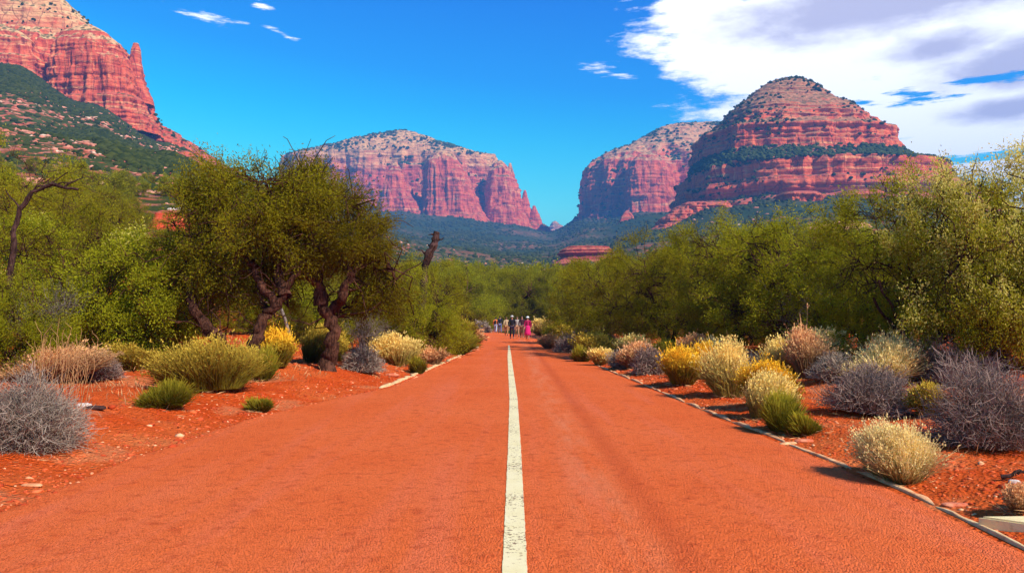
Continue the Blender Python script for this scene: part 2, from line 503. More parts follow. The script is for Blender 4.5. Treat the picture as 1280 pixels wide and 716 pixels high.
def terr(x, y, detail=True):
    x, y = np.broadcast_arrays(np.asarray(x, float), np.asarray(y, float))
    r = np.hypot(x, y)
    yy = np.maximum(y, 0.25 * r + 1e-3)
    tx = np.clip(x / yy, _TX[0], _TX[-1])
    fi = np.interp(tx, _TX, np.arange(20))
    lf = np.interp(np.log(np.maximum(yy, 1e-3)), np.log(_TD), np.arange(len(_TD)))
    i0 = np.clip(fi.astype(int), 0, 18); fx = fi - i0
    j0 = np.clip(lf.astype(int), 0, len(_TD) - 2); fy = lf - j0
    fx = fx * fx * (3 - 2 * fx)
    z = (_TZ[j0, i0] * (1 - fx) + _TZ[j0, i0 + 1] * fx) * (1 - fy) + (_TZ[j0 + 1, i0] * (1 - fx) + _TZ[j0 + 1, i0 + 1] * fx) * fy
    el, er = xL(y) - x, x - xR(y)
    e = np.maximum(el, er)
    z = z * np.where(yy < 130, sstep(0.5, 9, e), 1.0)
    left = el > er
    bank = np.where(left, 0.30 * sstep(0.0, 1.8, e) + 0.35 * sstep(1.5, 7, e), 0.10 * sstep(0.1, 1.0, e) + 0.32 * sstep(1.0, 6, e))
    z = z + bank * sstep(1e9, 1e8, yy)
    if detail:
        z = z + np.clip(e / 2.5, 0, 1) * 0.22 * fbm(x * 0.45, y * 0.45, 0, 3, 5) * sstep(0.0, 0.5, e)
        z = z + sstep(0.02, 0.5, e) * (0.035 * fbm(x * 3.1, y * 3.1, 0, 9, 4) + 0.02 * fbm(x * 11, y * 11, 0, 5, 2))
        z = z + 0.22 * np.exp(-((x + 5.6) / 1.1) ** 2 - ((y - 19.5) / 1.3) ** 2) * sstep(0, .5, e)
        far = sstep(60, 400, r)
        z = z + far * (6 * fbm(x * 0.012, y * 0.012, 0, 21, 5)) + sstep(900, 1700, r) * 18 * fbm(x * 0.004, y * 0.004, 0, 25, 4)
        z = z + far * 2.0 * np.abs(fbm(x * 0.05, y * 0.05, 0, 31, 4))
    # sheet lies a little under the road
    z = z - 0.05 * sstep(-0.15, -0.5, e)
    return z


def tz(x, y):
    return float(terr(x, y))


def hit(px, py, dmax=140):
    """where the sight line through a pixel meets the ground"""
    tx, t_z = ray(px, py)
    d = np.geomspace(3, dmax, 1500)
    g = terr(tx * d, d) - (EYE + t_z * d)
    k = np.argmax(g > 0)
    if g[k] <= 0: k = len(d) - 1
    return tx * d[k], d[k]


# ground sheet, polar grid: fine in front of the camera, coarse behind
az = np.concatenate([np.linspace(-180, -50, 90, endpoint=False), np.linspace(-50, 50, 900, endpoint=False), np.linspace(50, 180, 90, endpoint=False)])
rad = np.concatenate([[0.0], np.geomspace(1.5, 9000, 760)])
A, Q = np.meshgrid(np.radians(az), rad)
X, Y = np.sin(A) * Q, np.cos(A) * Q
Z = terr(X, Y)
na, nr = len(az), len(rad)
idx = np.arange(nr * na).reshape(nr, na)
nx = np.roll(idx, -1, axis=1)
faces = np.stack([idx[:-1], nx[:-1], nx[1:], idx[1:]], -1).reshape(-1, 4)[:, ::-1]
TXg = X / np.maximum(Y, 1)
TPg = TXg * F + 640
wooded = sstep(1500, 1900, Y) * np.clip(0.72 + 0.9 * fbm(X * 0.004, Y * 0.004, 0, 77, 4), 0, 1)
wooded = np.maximum(wooded, sstep(480, 620, Y) * sstep(800, 900, TPg) * sstep(1300, 1200, TPg) * np.clip(0.75 + 0.8 * fbm(X * 0.01, Y * 0.01, 0, 78, 4), 0, 1))
wooded = np.maximum(wooded, sstep(560, 760, Y) * sstep(330, 200, TPg) * np.clip(0.45 + 1.6 * fbm(X * 0.012, Y * 0.012, 0, 79, 5), 0, 1))
wooded = np.maximum(wooded, sstep(560, 900, Y) * sstep(330, 400, TPg) * np.clip(0.8 + 0.8 * fbm(X * 0.008, Y * 0.008, 0, 80, 5), 0, 1))
g = obj('ground', mesh_np('ground', np.stack([X, Y, Z], -1).reshape(-1, 3), faces, {'wooded': wooded.ravel()}, smooth=True), M['ground'])
tag(g, 'red desert soil rising to scrubby slopes on both sides of the road', 'ground', kind='structure')

# ------------------------------------------------------------------ road, line, kerbs
ys = np.concatenate([np.linspace(-8, 1, 10), np.geomspace(1.2, 150, 420)])
FR = np.concatenate([[0, .004, .015], np.linspace(.04, .96, 24), [.985, .996, 1]])
cols = len(FR)
v = []
for y in ys:
    l, r = float(xL(y)), float(xR(y))
    l += 0.10 * float(fbm(y * 1.7, 3.3, 0, 4, 4)) * min(1, max(0, (y) / 3)) + 0.02 * float(vnoise(y * 14, 1, 0, 8))
    r += 0.02 * float(fbm(y * 3, 9.3, 0, 6, 4))
    for k in range(cols):
        f = FR[k]
        x = l + (r - l) * f
        edge = min(f, 1 - f) * (r - l)
        z = 0.006 + 0.028 * min(1, edge / 1.5) - (0.02 if k in (0, cols - 1) else 0)
        v.append((x, y, z + 0.002 * math.sin(y * 0.7 + x)))
ids = np.arange(len(ys) * cols).reshape(len(ys), cols)
fc = np.stack([ids[:-1, :-1], ids[:-1, 1:], ids[1:, 1:], ids[1:, :-1]], -1).reshape(-1, 4)
o = obj('road', mesh_np('road', v, fc, smooth=True), M['road'])
tag(o, 'red asphalt road running straight to the walkers', 'road', kind='structure')


def road_z(x, y):
    l, r = float(xL(y)), float(xR(y))
    edge = min(x - l, r - x)
    return 0.006 + 0.028 * min(1, max(0, edge) / 1.5) + 0.002 * math.sin(y * 0.7 + x)


v = []
ys2 = np.geomspace(2.0, 47, 700)
for y in ys2:
    c = float(np.interp(y, [0, 5, 9.9, 15.7, 31, 50], [0.016, 0.018, 0.03, 0.03, -0.09, -0.2]))
    wl, wr = 0.078 + 0.006 * float(fbm(y * 9, 1.2, 0, 2, 3)), 0.078 + 0.006 * float(fbm(y * 9, 7.7, 0, 2, 3))
    w = float(np.interp(y, [34, 46], [1, 0.55]))
    for q in (-wl * w, 0, wr * w):
        v.append((c + q, y, road_z(c + q, y) + 0.006))
ids = np.arange(len(ys2) * 3).reshape(len(ys2), 3)
fc = np.stack([ids[:-1, :-1], ids[:-1, 1:], ids[1:, 1:], ids[1:, :-1]], -1).reshape(-1, 4)
o = obj('road_marking', mesh_np('road_marking', v, fc), M['paint'])
tag(o, 'worn cream centre line painted on the red road', 'road marking', kind='structure')


def stone_np(seed, n=3, flat=0.6, rough=0.35):
    bm = bmesh.new()
    bmesh.ops.create_icosphere(bm, subdivisions=n, radius=1)
    p = np.array([v.co[:] for v in bm.verts])
    f = np.array([[v.index for v in f.verts] for f in bm.faces])
    bm.free()
    d = 1 + rough * fbm(p[:, 0] * 1.2 + seed * 7.1, p[:, 1] * 1.2, p[:, 2] * 1.2, seed, 4)
    p = p * d[:, None]
    p = np.sign(p) * np.abs(p) ** 0.8
    p[:, 2] *= flat
    return p, f


def kerb_piece(parts, pts, width, height, seed, side):
    """a low stone edging following pts"""
    vs, k = [], 0
    pts = np.array(pts)
    n = len(pts)
    for i, (x, y) in enumerate(pts):
        t = pts[min(i + 1, n - 1)] - pts[max(i - 1, 0)]
        t = t / (np.hypot(*t) + 1e-9)
        nrm = np.array([t[1], -t[0]]) * side
        taper = min(1, (i + 0.4) / 2, (n - 1 - i + 0.4) / 2)
        w = width * (0.85 + 0.35 * float(vnoise(y * 5, seed, 0, 3))) * taper
        hgt = height * (0.8 + 0.5 * float(vnoise(y * 4, seed, 5, 6))) * taper
        z0 = 0.0
        for (a, b) in ((0, -0.06), (0, hgt * 0.8), (0.15 * w, hgt), (0.8 * w, hgt * 0.97), (w, hgt * 0.7), (w, -0.06)):
            q = np.array([x, y]) + nrm * a
            vs.append((q[0], q[1], z0 + b + 0.004 * float(vnoise(q[0] * 20, q[1] * 20, b * 30, 4))))
    ids = np.arange(n * 6).reshape(n, 6)
    fc = np.stack([ids[:-1, :-1], ids[:-1, 1:], ids[1:, 1:], ids[1:, :-1]], -1).reshape(-1, 4)
    ends = np.array([[0, 1, 2, 3], [0, 3, 4, 5], [(n - 1) * 6 + j for j in (3, 2, 1, 0)], [(n - 1) * 6 + j for j in (5, 4, 3, 0)]])
    parts.append((np.array(vs), np.concatenate([fc, ends])))


def join_np(parts):
    vs, fs, o = [], [], 0
    for a, b in parts:
        vs.append(a); fs.append(b + o); o += len(a)
    return np.concatenate(vs), np.concatenate(fs)


def kerb_run(y0, y1, side, width, height, seed, piece=1.1, gap=0.03, skip=0.0):
    parts, y = [], y0
    rr = random.Random(seed)
    while y < y1:
        L = piece * rr.uniform(0.6, 1.4) * (1 + y / 25)
        e = min(y + L, y1)
        if rr.random() > skip:
            yy = np.linspace(y, e, max(5, int(L / 0.12)))
            fx = xR if side > 0 else xL
            pts = [(float(fx(q)) + side * 0.06 + 0.02 * float(vnoise(q * 0.9, seed, 0, 1)), q) for q in yy]
            kerb_piece(parts, pts, width * rr.uniform(0.8, 1.2), height, seed + len(parts), side)
        y = e + gap * rr.uniform(0.5, 4)
    return join_np(parts)


vv, ff = kerb_run(6.95, 42, 1, 0.085, 0.032, 5, skip=0.12)
tag(obj('kerb', mesh_np('kerb', vv, ff), M['kerb']), 'low dusty stone kerb half buried along the right edge of the road', 'kerb', kind='structure')
vv, ff = kerb_run(4.2, 6.9, 1, 0.05, 0.035, 8, piece=3, gap=0.01)
tag(obj('kerb', mesh_np('kerb', vv, ff), M['kerb_clean']), 'clean cream stone kerb at the near right corner of the road', 'kerb', kind='structure')
vv, ff = kerb_run(18.5, 45, -1, 0.13, 0.055, 12, piece=2.2, gap=0.02)
tag(obj('kerb', mesh_np('kerb', vv, ff), M['kerb_clean']), 'cream stone kerb curving along the left edge of the road', 'kerb', kind='structure')

# slab at the lower right corner
x0, y0 = hit(1232, 660)
bm = bmesh.new()
sl = [(x0 - 0.04, y0 + 0.02), (x0 + 0.55, y0 + 0.03), (x0 + 0.95, y0 - 0.02), (x0 + 0.92, y0 - 0.62), (x0 + 0.42, y0 - 0.46)]
lo = [bm.verts.new((a, b, -0.05)) for a, b in sl]
zt = tz(x0 + 0.3, y0) + 0.045
up = [bm.verts.new((a, b, zt + 0.004 * i)) for i, (a, b) in enumerate(sl)]
bm.faces.new(up)
for i in range(5):
    j = (i + 1) % 5
    bm.faces.new((lo[i], lo[j], up[j], up[i]))
bmesh.ops.recalc_face_normals(bm, faces=bm.faces)
bmesh.ops.bevel(bm, geom=[e for e in bm.edges if e.verts[0].co.z > 0 and e.verts[1].co.z > 0], offset=0.012, segments=2, affect='EDGES')
me = bpy.data.meshes.new('stone_slab'); bm.to_mesh(me); bm.free()
tag(obj('stone_slab', me, M['slab']), 'flat cream stone slab beyond the kerb in the near right corner', 'slab')

# ------------------------------------------------------------------ mountains
def loft(name, D, prof, seed, mat, parent=None, nth=560, nz=150, ex=2.6, flute=10.0, strata=5.0, small=3.0, fl_scale=0.02, yoff=0.0, zf=0.55, close=True, step=1.0, skew=0.0):
    """closed rock mass. prof: bottom to top (py, pxL, pxR, half depth m, cliffness)"""
    P = np.array(prof, float)
    bs = P[:, 3]
    zt_ = np.array([wz(p[0], D - zf * p[3] + yoff) for p in P])
    xl = np.array([wx(p[1], D + yoff, p[0]) for p in P]); xr = np.array([wx(p[2], D + yoff, p[0]) for p in P])
    seg = np.hypot(np.hypot(np.diff(zt_), np.diff(bs)), 0.5 * (np.abs(np.diff(xl)) + np.abs(np.diff(xr))) * 0.5)
    s = np.concatenate([[0], np.cumsum(seg + 1e-3)])
    q = np.linspace(0, s[-1], nz)
    I = lambda a: np.interp(q, s, a)
    z, l, r, b, cl = I(zt_), I(xl), I(xr), I(bs), I(P[:, 4])
    cx, a = (l + r) / 2, (r - l) / 2
    th = np.linspace(0, 2 * np.pi, nth, endpoint=False)
    # more vertices on the side towards the valley
    th = th - 0.55 * np.sin(th + np.pi / 2) * 0 
    c, sn = np.cos(th), np.sin(th)
    cxp = np.sign(c) * np.abs(c) ** (2 / ex)
    syp = np.sign(sn) * np.abs(sn) ** (2 / ex)
    Xm = cx[:, None] + a[:, None] * cxp[None]
    Ym = D + yoff + b[:, None] * syp[None] + skew * (Xm - cx[:, None])
    Zm = np.repeat(z[:, None], nth, 1)
    # outward plan direction
    nxx, nyy = np.abs(c) ** (2 - 2 / ex) * np.sign(c) / np.maximum(a[:, None], 1), np.abs(sn) ** (2 - 2 / ex) * np.sign(sn) / np.maximum(b[:, None], 1)
    ln = np.hypot(nxx, nyy) + 1e-9
    nxx, nyy = nxx / ln, nyy / ln
    fs = fl_scale
    rid = 1 - np.abs(fbm(Xm * fs, Ym * fs, Zm * fs * 0.12, seed, 4)) * 3.0
    rid2 = 1 - np.abs(fbm(Xm * fs * 3.1, Ym * fs * 3.1, Zm * fs * 0.35, seed + 5, 3)) * 3.0
    zz = Zm + 6 * fbm(Xm * 0.006, Ym * 0.006, 0, seed + 9, 2)
    stn = vnoise(zz * 0.055 * step, 0.3, 0, seed + 2)
    stn = np.sign(stn) * np.abs(stn) ** 0.45
    stn2 = vnoise(zz * 0.21 * step, 0.3, 0, seed + 3)
    stn2 = np.sign(stn2) * np.abs(stn2) ** 0.5
    sm = fbm(Xm * 0.045, Ym * 0.045, Zm * 0.09, seed + 4, 5)
    C = cl[:, None]
    size = np.minimum(1, np.minimum(a, b) / 25.0)[:, None]
    d = C * (flute * (rid - 0.55) + 0.35 * flute * (rid2 - 0.55) + strata * stn + 0.45 * strata * stn2) + (0.5 + 0.5 * C) * small * sm * 1.6
    d = d * size
    Xm = Xm + nxx * d; Ym = Ym + nyy * d
    Zm = Zm + (1 - C) * small * 1.3 * fbm(Xm * 0.03, Ym * 0.03, 0, seed + 6, 5) * size
    V = np.stack([Xm, Ym, Zm], -1).reshape(-1, 3)
    ids = np.arange(nz * nth).reshape(nz, nth)
    nx_ = np.roll(ids, -1, 1)
    Fq = np.stack([ids[:-1], nx_[:-1], nx_[1:], ids[1:]], -1).reshape(-1, 4)
    top = len(V)
    V = np.concatenate([V, [[Xm[-1].mean(), Ym[-1].mean(), Zm[-1].mean() + 0.3 * small]]])
    Ft = np.stack([ids[-1], nx_[-1], np.full(nth, top)], -1)
    me = mesh_np(name, V, [Fq, Ft], smooth=False)
    o = obj(name, me, mat, parent)
    return o


rockA = mat_rock('left_mountain_rock', warm=0.04, veg=0.8, sc=2.2, lo=180, hi=420, cream=(0.86, 0.50, 0.22))
rockB = mat_rock('far_butte_rock', warm=0.10, veg=0.8, sc=1.0, lo=300, hi=600, cream=(0.84, 0.42, 0.16))
rockC = mat_rock('rear_butte_rock', warm=0.04, veg=0.6, sc=1.0, lo=300, hi=560, cream=(0.80, 0.38, 0.16))
rockD = mat_rock('near_butte_rock', warm=-0.02, veg=0.6, sc=1.6, lo=150, hi=400, cream=(0.56, 0.24, 0.11), red=((0.56, 0.065, 0.028), (0.80, 0.17, 0.06), (0.90, 0.36, 0.14)))

mtns = []
# A: left mountain
mA = loft('mountain', 930, [
    (230, -500, 330, 120, .4), (200, -500, 292, 112, .9), (190, -500, 268, 105, 1), (174, -500, 244, 96, 1), (160, -500, 224, 88, 1), (146, -500, 203, 78, 1), (140, -500, 192, 76, .8),
    (128, -500, 187, 72, 1), (105, -500, 178, 68, 1), (82, -500, 168, 64, 1), (60, -500, 160, 60, 1), (50, -500, 154, 54, .7), (38, -500, 135, 46, .3), (28, -500, 120, 40, .3), (12, -500, 100, 34, .3),
    (0, -500, 88, 30, .2), (-25, -480, 60, 24, .2), (-50, -450, 0, 14, .2), (-62, -400, -80, 4, .1)],
    11, rockA, nth=1500, nz=230, ex=3.2, flute=8, strata=2.6, small=4, fl_scale=0.028, step=1.6)
tag(mA, 'tall red and cream sandstone mountain on the left, cliffs running down to a point', 'mountain', kind='structure')
loft('spire', 925, [(130, 158, 192, 14, 1), (100, 160, 180, 10, 1), (75, 163, 176, 7, 1), (60, 165, 175, 5, 1), (54, 167, 173, 3, .6)], 12, rockA, mA, nth=80, nz=50, ex=2.4, flute=2, strata=1.5, small=1.5, fl_scale=.08, step=2)
loft('buttress', 868, [(145, -60, 60, 30, 1), (95, -60, 54, 28, 1), (70, -60, 51, 24, 1), (52, -60, 44, 19, .7), (40, -60, 30, 12, .3), (30, -50, 5, 5, .2)], 13, rockA, mA, nth=300, nz=90, ex=3, flute=6, strata=3, small=3, fl_scale=.04, step=2)
loft('buttress', 868, [(165, 60, 198, 34, 1), (130, 62, 182, 28, 1), (100, 64, 168, 26, 1), (72, 66, 160, 22, 1), (50, 70, 148, 17, .7), (40, 80, 135, 10, .3), (33, 95, 120, 4, .2)], 14, rockA, mA, nth=400, nz=110, ex=2.8, flute=5, strata=3, small=3, fl_scale=.05, step=2)
mtns.append(mA)

# B: far butte left of the gap
mB = loft('butte', 2620, [
    (285, 340, 684, 220, .3), (268, 345, 660, 180, .7), (262, 350, 655, 165, 1), (248, 352, 648, 150, 1), (235, 354, 644, 145, 1), (222, 356, 640, 142, 1), (210, 356, 632, 140, 1), (200, 357, 624, 138, 1),
    (193, 358, 620, 134, .6), (190, 372, 607, 125, .3), (184, 402, 580, 112, .2), (178, 425, 562, 95, .2), (171, 455, 540, 72, .2), (166, 480, 524, 45, .1), (164, 497, 512, 20, .1)],
    21, rockB, nth=1300, nz=190, ex=3.0, flute=34, strata=3, small=6, fl_scale=0.007)
tag(mB, 'broad red butte with a scrubby domed top left of the gap', 'butte', kind='structure')
for k, (D_, pr, sd) in enumerate([
    (2360, [(278, 462, 552, 75, 1), (258, 472, 530, 62, 1), (245, 478, 518, 52, 1), (232, 480, 511, 44, 1), (218, 484, 507, 34, 1), (208, 487, 500, 24, .8), (203, 490, 497, 10, .4)], 22),
    (2350, [(282, 522, 616, 95, 1), (262, 527, 603, 84, 1), (240, 529, 594, 78, 1), (222, 530, 585, 74, 1), (206, 531, 578, 68, 1), (198, 533, 574, 62, .8), (192, 537, 568, 48, .3), (189, 545, 558, 14, .2)], 23),
    (2440, [(285, 600, 666, 100, 1), (265, 606, 655, 90, 1), (245, 607, 651, 72, 1), (228, 609, 646, 62, 1), (214, 611, 640, 50, 1), (205, 615, 632, 34, .7), (201, 620, 628, 14, .3)], 24),
]):
    loft('buttress', D_, pr, sd, rockB, mB, nth=360, nz=110, ex=2.5, flute=9, strata=2.0, small=4, fl_scale=.022)
loft('spire', 2560, [(235, 630, 646, 24, 1), (215, 633, 642, 15, 1), (207, 635, 640, 9, 1), (204, 636, 639, 4, 1)], 25, rockB, mB, nth=60, nz=40, ex=2.2, flute=3, strata=3, small=3, fl_scale=.04)
loft('spire', 2520, [(290, 644, 690, 60, 1), (272, 648, 672, 34, 1), (258, 650, 663, 20, 1), (246, 652, 660, 12, 1), (238, 654, 658, 5, 1)], 26, rockB, mB, nth=100, nz=60, ex=2.2, flute=5, strata=4, small=5, fl_scale=.03)
loft('spire', 2500, [(290, 660, 684, 40, 1), (272, 663, 675, 18, 1), (262, 665, 671, 9, 1), (257, 666, 669, 4, 1)], 27, rockB, mB, nth=80, nz=40, ex=2.2, flute=4, strata=4, small=4, fl_scale=.03)
mtns.append(mB)

# C: rear butte right of the gap
mC = loft('butte', 2350, [
    (285, 715, 1000, 240, .3), (262, 727, 1000, 205, 1), (240, 729, 1000, 195, 1), (218, 731, 1000, 185, 1), (205, 735, 1000, 175, .9), (196, 742, 1000, 160, .6), (186, 760, 1000, 140, .3),
    (180, 778, 995, 125, .3), (172, 798, 990, 105, .25), (162, 815, 985, 80, .2), (156, 832, 980, 50, .2), (154, 845, 960, 20, .1)],
    31, rockC, nth=900, nz=170, ex=3.4, flute=30, strata=2.5, small=6, fl_scale=0.009)
tag(mC, 'purple red cliff butte half hidden behind the layered butte, right of the gap', 'butte', kind='structure')
loft('buttress', 2140, [(275, 776, 856, 60, 1), (255, 781, 848, 55, 1), (235, 782, 844, 50, 1), (215, 784, 838, 44, 1), (202, 788, 830, 34, .8), (194, 796, 822, 20, .4), (191, 804, 814, 6, .2)], 32, rockC, mC, nth=320, nz=110, ex=2.8, flute=7, strata=2, small=4, fl_scale=.02)
mtns.append(mC)

# D: layered butte on the right
mD = loft('butte', 1330, [
    (300, 790, 1260, 250, 0.3), (276, 822, 1240, 232, 0.9), (264, 838, 1215, 222, 1), (256, 850, 1200, 216, 1), (250, 853, 1190, 212, 1), (235, 856, 1172, 208, 1), (220, 860, 1152, 204, 1), (209, 863, 1146, 200, 1),
    (206, 866, 1132, 190, 0.1), (196, 869, 1114, 150, 0.1), (190, 871, 1107, 144, 0.8), (185, 872, 1105, 142, 1), (176, 874, 1102, 139, 1), (166, 876, 1098, 135, 1), (160, 880, 1093, 132, 1), (152, 888, 1084, 126, 1), (146, 897, 1075.54, 118, 0.7),
    (142, 903, 1069.08, 108, 0.45), (134, 912, 1052.15, 94, 0.5), (126, 920, 1041.23, 80, 0.45), (118, 930, 1032.31, 64, 0.5), (110, 940, 1025.38, 48, 0.45), (104, 955, 1015.69, 34, 0.4), (100, 968, 1007.23, 22, 0.4), (98, 982, 1000, 8, 0.2)],
    41, rockD, nth=1500, nz=260, ex=2.9, flute=11, strata=6.5, small=4, fl_scale=0.012, step=1.4)
tag(mD, 'layered red butte with a pointed rubble cap, largest on the right', 'butte', kind='structure')
loft('pinnacle', 1320, [(200, 1098, 1128, 26, 1), (185, 1102, 1122, 18, 1), (172, 1107, 1120, 12, 1), (166, 1110, 1117, 6, .6)], 42, rockD, mD, nth=90, nz=50, ex=2.4, flute=3, strata=2, small=2, fl_scale=.05)
loft('foot_ledge', 1180, [(300, 795, 930, 60, 1), (283, 810, 925, 52, 1), (278, 822, 922, 46, .8), (270, 830, 920, 40, 1), (262, 842, 918, 34, 1), (256, 852, 916, 28, 1), (252, 858, 910, 14, .5)], 43, rockD, mD, nth=300, nz=100, ex=2.8, flute=6, strata=7, small=4, fl_scale=.04, step=2)
mtns.append(mD)

# tiny far peak in the gap
mE = loft('peak', 4200, [(300, 640, 760, 200, .5), (290, 678, 720, 120, .8), (284, 684, 706, 70, .8), (280, 688, 700, 40, .8), (277, 691, 696, 10, .5)], 51, rockC, nth=200, nz=60, ex=2.2, flute=15, strata=6, small=12, fl_scale=.01)
tag(mE, 'tiny blue peak far away in the gap between the buttes', 'peak', kind='structure')

# ledges of bare rock on the slopes
def ledge(D, prof, seed, label, mat=rockD, **k):
    kw = dict(nth=300, nz=60, ex=3.4, flute=2.2, strata=4.0, small=1.6, fl_scale=.08, step=4)
    kw.update(k)
    o = loft('rock_ledge', D, prof, seed, mat, **kw)
    tag(o, label, 'rock ledge', 'bare rock ledges on the slopes', kind='structure')
    mtns.append(o)


ledge(690, [(335, 692, 770, 22, 1), (320, 699, 765, 18, 1), (314, 702, 763, 16, 1), (311, 705, 760, 14, 1), (308, 712, 757, 12, .8), (307.4, 722, 748, 6, .1)], 61, 'dark red rock ledge on the valley floor under the gap', mat=mat_rock('dark_red_rock', warm=-.5, veg=.5, sc=4, lo=0, hi=400, red=((0.24, 0.02, 0.018), (0.36, 0.04, 0.03), (0.48, 0.10, 0.06))))
ledge(1000, [(275, 965, 1040, 30, 1), (252, 972, 1028, 24, 1), (243, 975, 1024, 20, 1), (240, 978, 1020, 17, .5), (239, 990, 1006, 8, .1)], 63, 'red rock outcrop in the green slope under the layered butte', step=2.5, flute=3)
ledge(1040, [(270, 1035, 1120, 30, 1), (252, 1045, 1105, 24, 1), (242, 1048, 1102, 22, 1), (238, 1052, 1098, 18, .5), (237, 1065, 1088, 8, .1)], 64, 'red rock outcrop nearer the right end of the layered butte', step=2.5, flute=3)
ledge(420, [(315, 985, 1110, 16, .8), (292, 992, 1100, 13, 1), (284, 1000, 1092, 10, 1), (278, 1030, 1080, 6, .4), (276, 1050, 1072, 2, .2)], 65, 'tan sandstone shelf above the trees under the layered butte', mat=mat_rock('tan_shelf_rock', warm=0.5, veg=0.3, sc=8, lo=0, hi=60, cream=(0.74, 0.34, 0.16)))
hot = mat_rock('bright_red_rock', warm=-1.0, veg=0.1, sc=20, lo=0, hi=60, red=((0.62, 0.05, 0.02), (0.75, 0.09, 0.035), (0.85, 0.20, 0.09)))
ledge(108, [(310, 172, 252, 6, 1), (285, 196, 242, 4.5, 1), (276, 200, 240, 4, 1), (267, 202, 238, 3.4, 1), (264, 206, 234, 2.4, .5), (263, 212, 228, .8, .2)], 66, 'bright red ledge among the trees topped with pale boulders', mat=hot, step=22, flute=.25, strata=.25, small=.2, fl_scale=.4)
ledge(420, [(240, 145, 200, 10, 1), (224, 152, 192, 8, 1), (216, 158, 188, 6, 1), (214, 165, 180, 2, .3)], 67, 'small dark red ledge on the left slope under the mountain', mat=rockA)
ledge(620, [(210, 210, 262, 14, 1), (196, 218, 246, 10, 1), (191, 222, 242, 7, 1), (189, 228, 236, 2, .3)], 68, 'narrow red ledge just below the tail of the left mountain', mat=rockA)
ledge(560, [(210, 120, 180, 12, 1), (198, 126, 172, 9, 1), (193, 130, 166, 6, 1), (191, 140, 155, 2, .3)], 69, 'long red ledge in the middle of the left slope', mat=rockA)
ledge(1750, [(310, 762, 800, 30, 1), (285, 770, 795, 20, 1), (268, 778, 790, 12, 1), (263, 782, 787, 4, 1)], 70, 'stubby red tower on the slope under the rear butte', mat=rockC, step=1.5, flute=4, strata=3, fl_scale=.04)

# ------------------------------------------------------------------ scatter helpers
def ico_np(n=1):
    bm = bmesh.new()
    bmesh.ops.create_icosphere(bm, subdivisions=n, radius=1)
    p = np.array([v.co[:] for v in bm.verts]); f = np.array([[v.index for v in f.verts] for f in bm.faces])
    bm.free()
    return p, f


def blobs(points, size, base, seed, squash=0.8, jit=0.35):
    """merge many small lumps into one mesh"""
    r = np.random.default_rng(seed)
    p, f = base
    n, m = len(points), len(p)
    sc = size[:, None, None] * (1 + jit * r.standard_normal((n, m, 1)) * 0.5)
    ang = r.uniform(0, 6.28, n)
    c, s = np.cos(ang)[:, None], np.sin(ang)[:, None]
    st = r.uniform(0.7, 1.3, (n, 1))
    px, py, pz = p[None, :, 0] * st, p[None, :, 1] / st, p[None, :, 2] * squash
    q = np.stack([px * c - py * s, px * s + py * c, np.repeat(pz, n, 0) if pz.shape[0] == 1 else pz], -1)
    V = points[:, None, :] + q * sc
    Fc = f[None] + (np.arange(n) * m)[:, None, None]
    tint = np.repeat(r.random(n), m)
    return V.reshape(-1, 3), Fc.reshape(-1, f.shape[1]), tint


def surface_points(o, n, seed, nzmin=0.5, ymax=None):
    me = o.data
    k = len(me.polygons)
    c = np.empty(k * 3); nn = np.empty(k * 3); ar = np.empty(k)
    me.polygons.foreach_get('center', c); me.polygons.foreach_get('normal', nn); me.polygons.foreach_get('area', ar)
    c, nn = c.reshape(-1, 3), nn.reshape(-1, 3)
    w = ar * (nn[:, 2] > nzmin)
    if ymax is not None: w = w * (c[:, 1] < ymax)
    r = np.random.default_rng(seed)
    # clumps
    w = w * np.clip(0.45 + 2.6 * fbm(c[:, 0] * 0.02, c[:, 1] * 0.02, c[:, 2] * 0.02, seed, 3), 0.05, 2)
    i = r.choice(k, n, p=w / w.sum())
    return c[i] + r.standard_normal((n, 3)) * np.array([2, 2, 0.0])


juniper = mat_leaf('juniper_green', (0.022, 0.040, 0.010), (0.085, 0.105, 0.022), 0.1)
ICO = ico_np(1)
for o, n, s0, s1, nm in ((mA, 2600, 1.0, 2.2, 'left mountain'), (mB, 3800, 2.4, 6.5, 'far butte left of the gap'), (mC, 1500, 3.0, 6, 'rear butte'), (mD, 4200, 1.6, 3.6, 'layered butte')):
    pts = surface_points(o, n, 5, 0.42, None)
    V, Fc, ti = blobs(pts, rng.uniform(s0, s1, n), ICO, 3)
    tag(obj('mountain_scrub', mesh_np('mountain_scrub', V, Fc, {'tint': ti}), juniper), 'dark juniper scrub dotted over the ' + nm, 'scrub', kind='stuff')


def terrain_points(n, pxr, dr, seed, dens=None, power=1.0):
    r = np.random.default_rng(seed)
    px = r.uniform(*pxr, n * 3)
    d = (dr[0] ** power + (dr[1] ** power - dr[0] ** power) * r.random(n * 3)) ** (1 / power)
    x = (px - 640) / F * d
    keep = r.random(n * 3) < (dens(px, x, d) if dens else 1)
    x, d = x[keep][:n], d[keep][:n]
    return np.stack([x, d, terr(x, d)], -1)


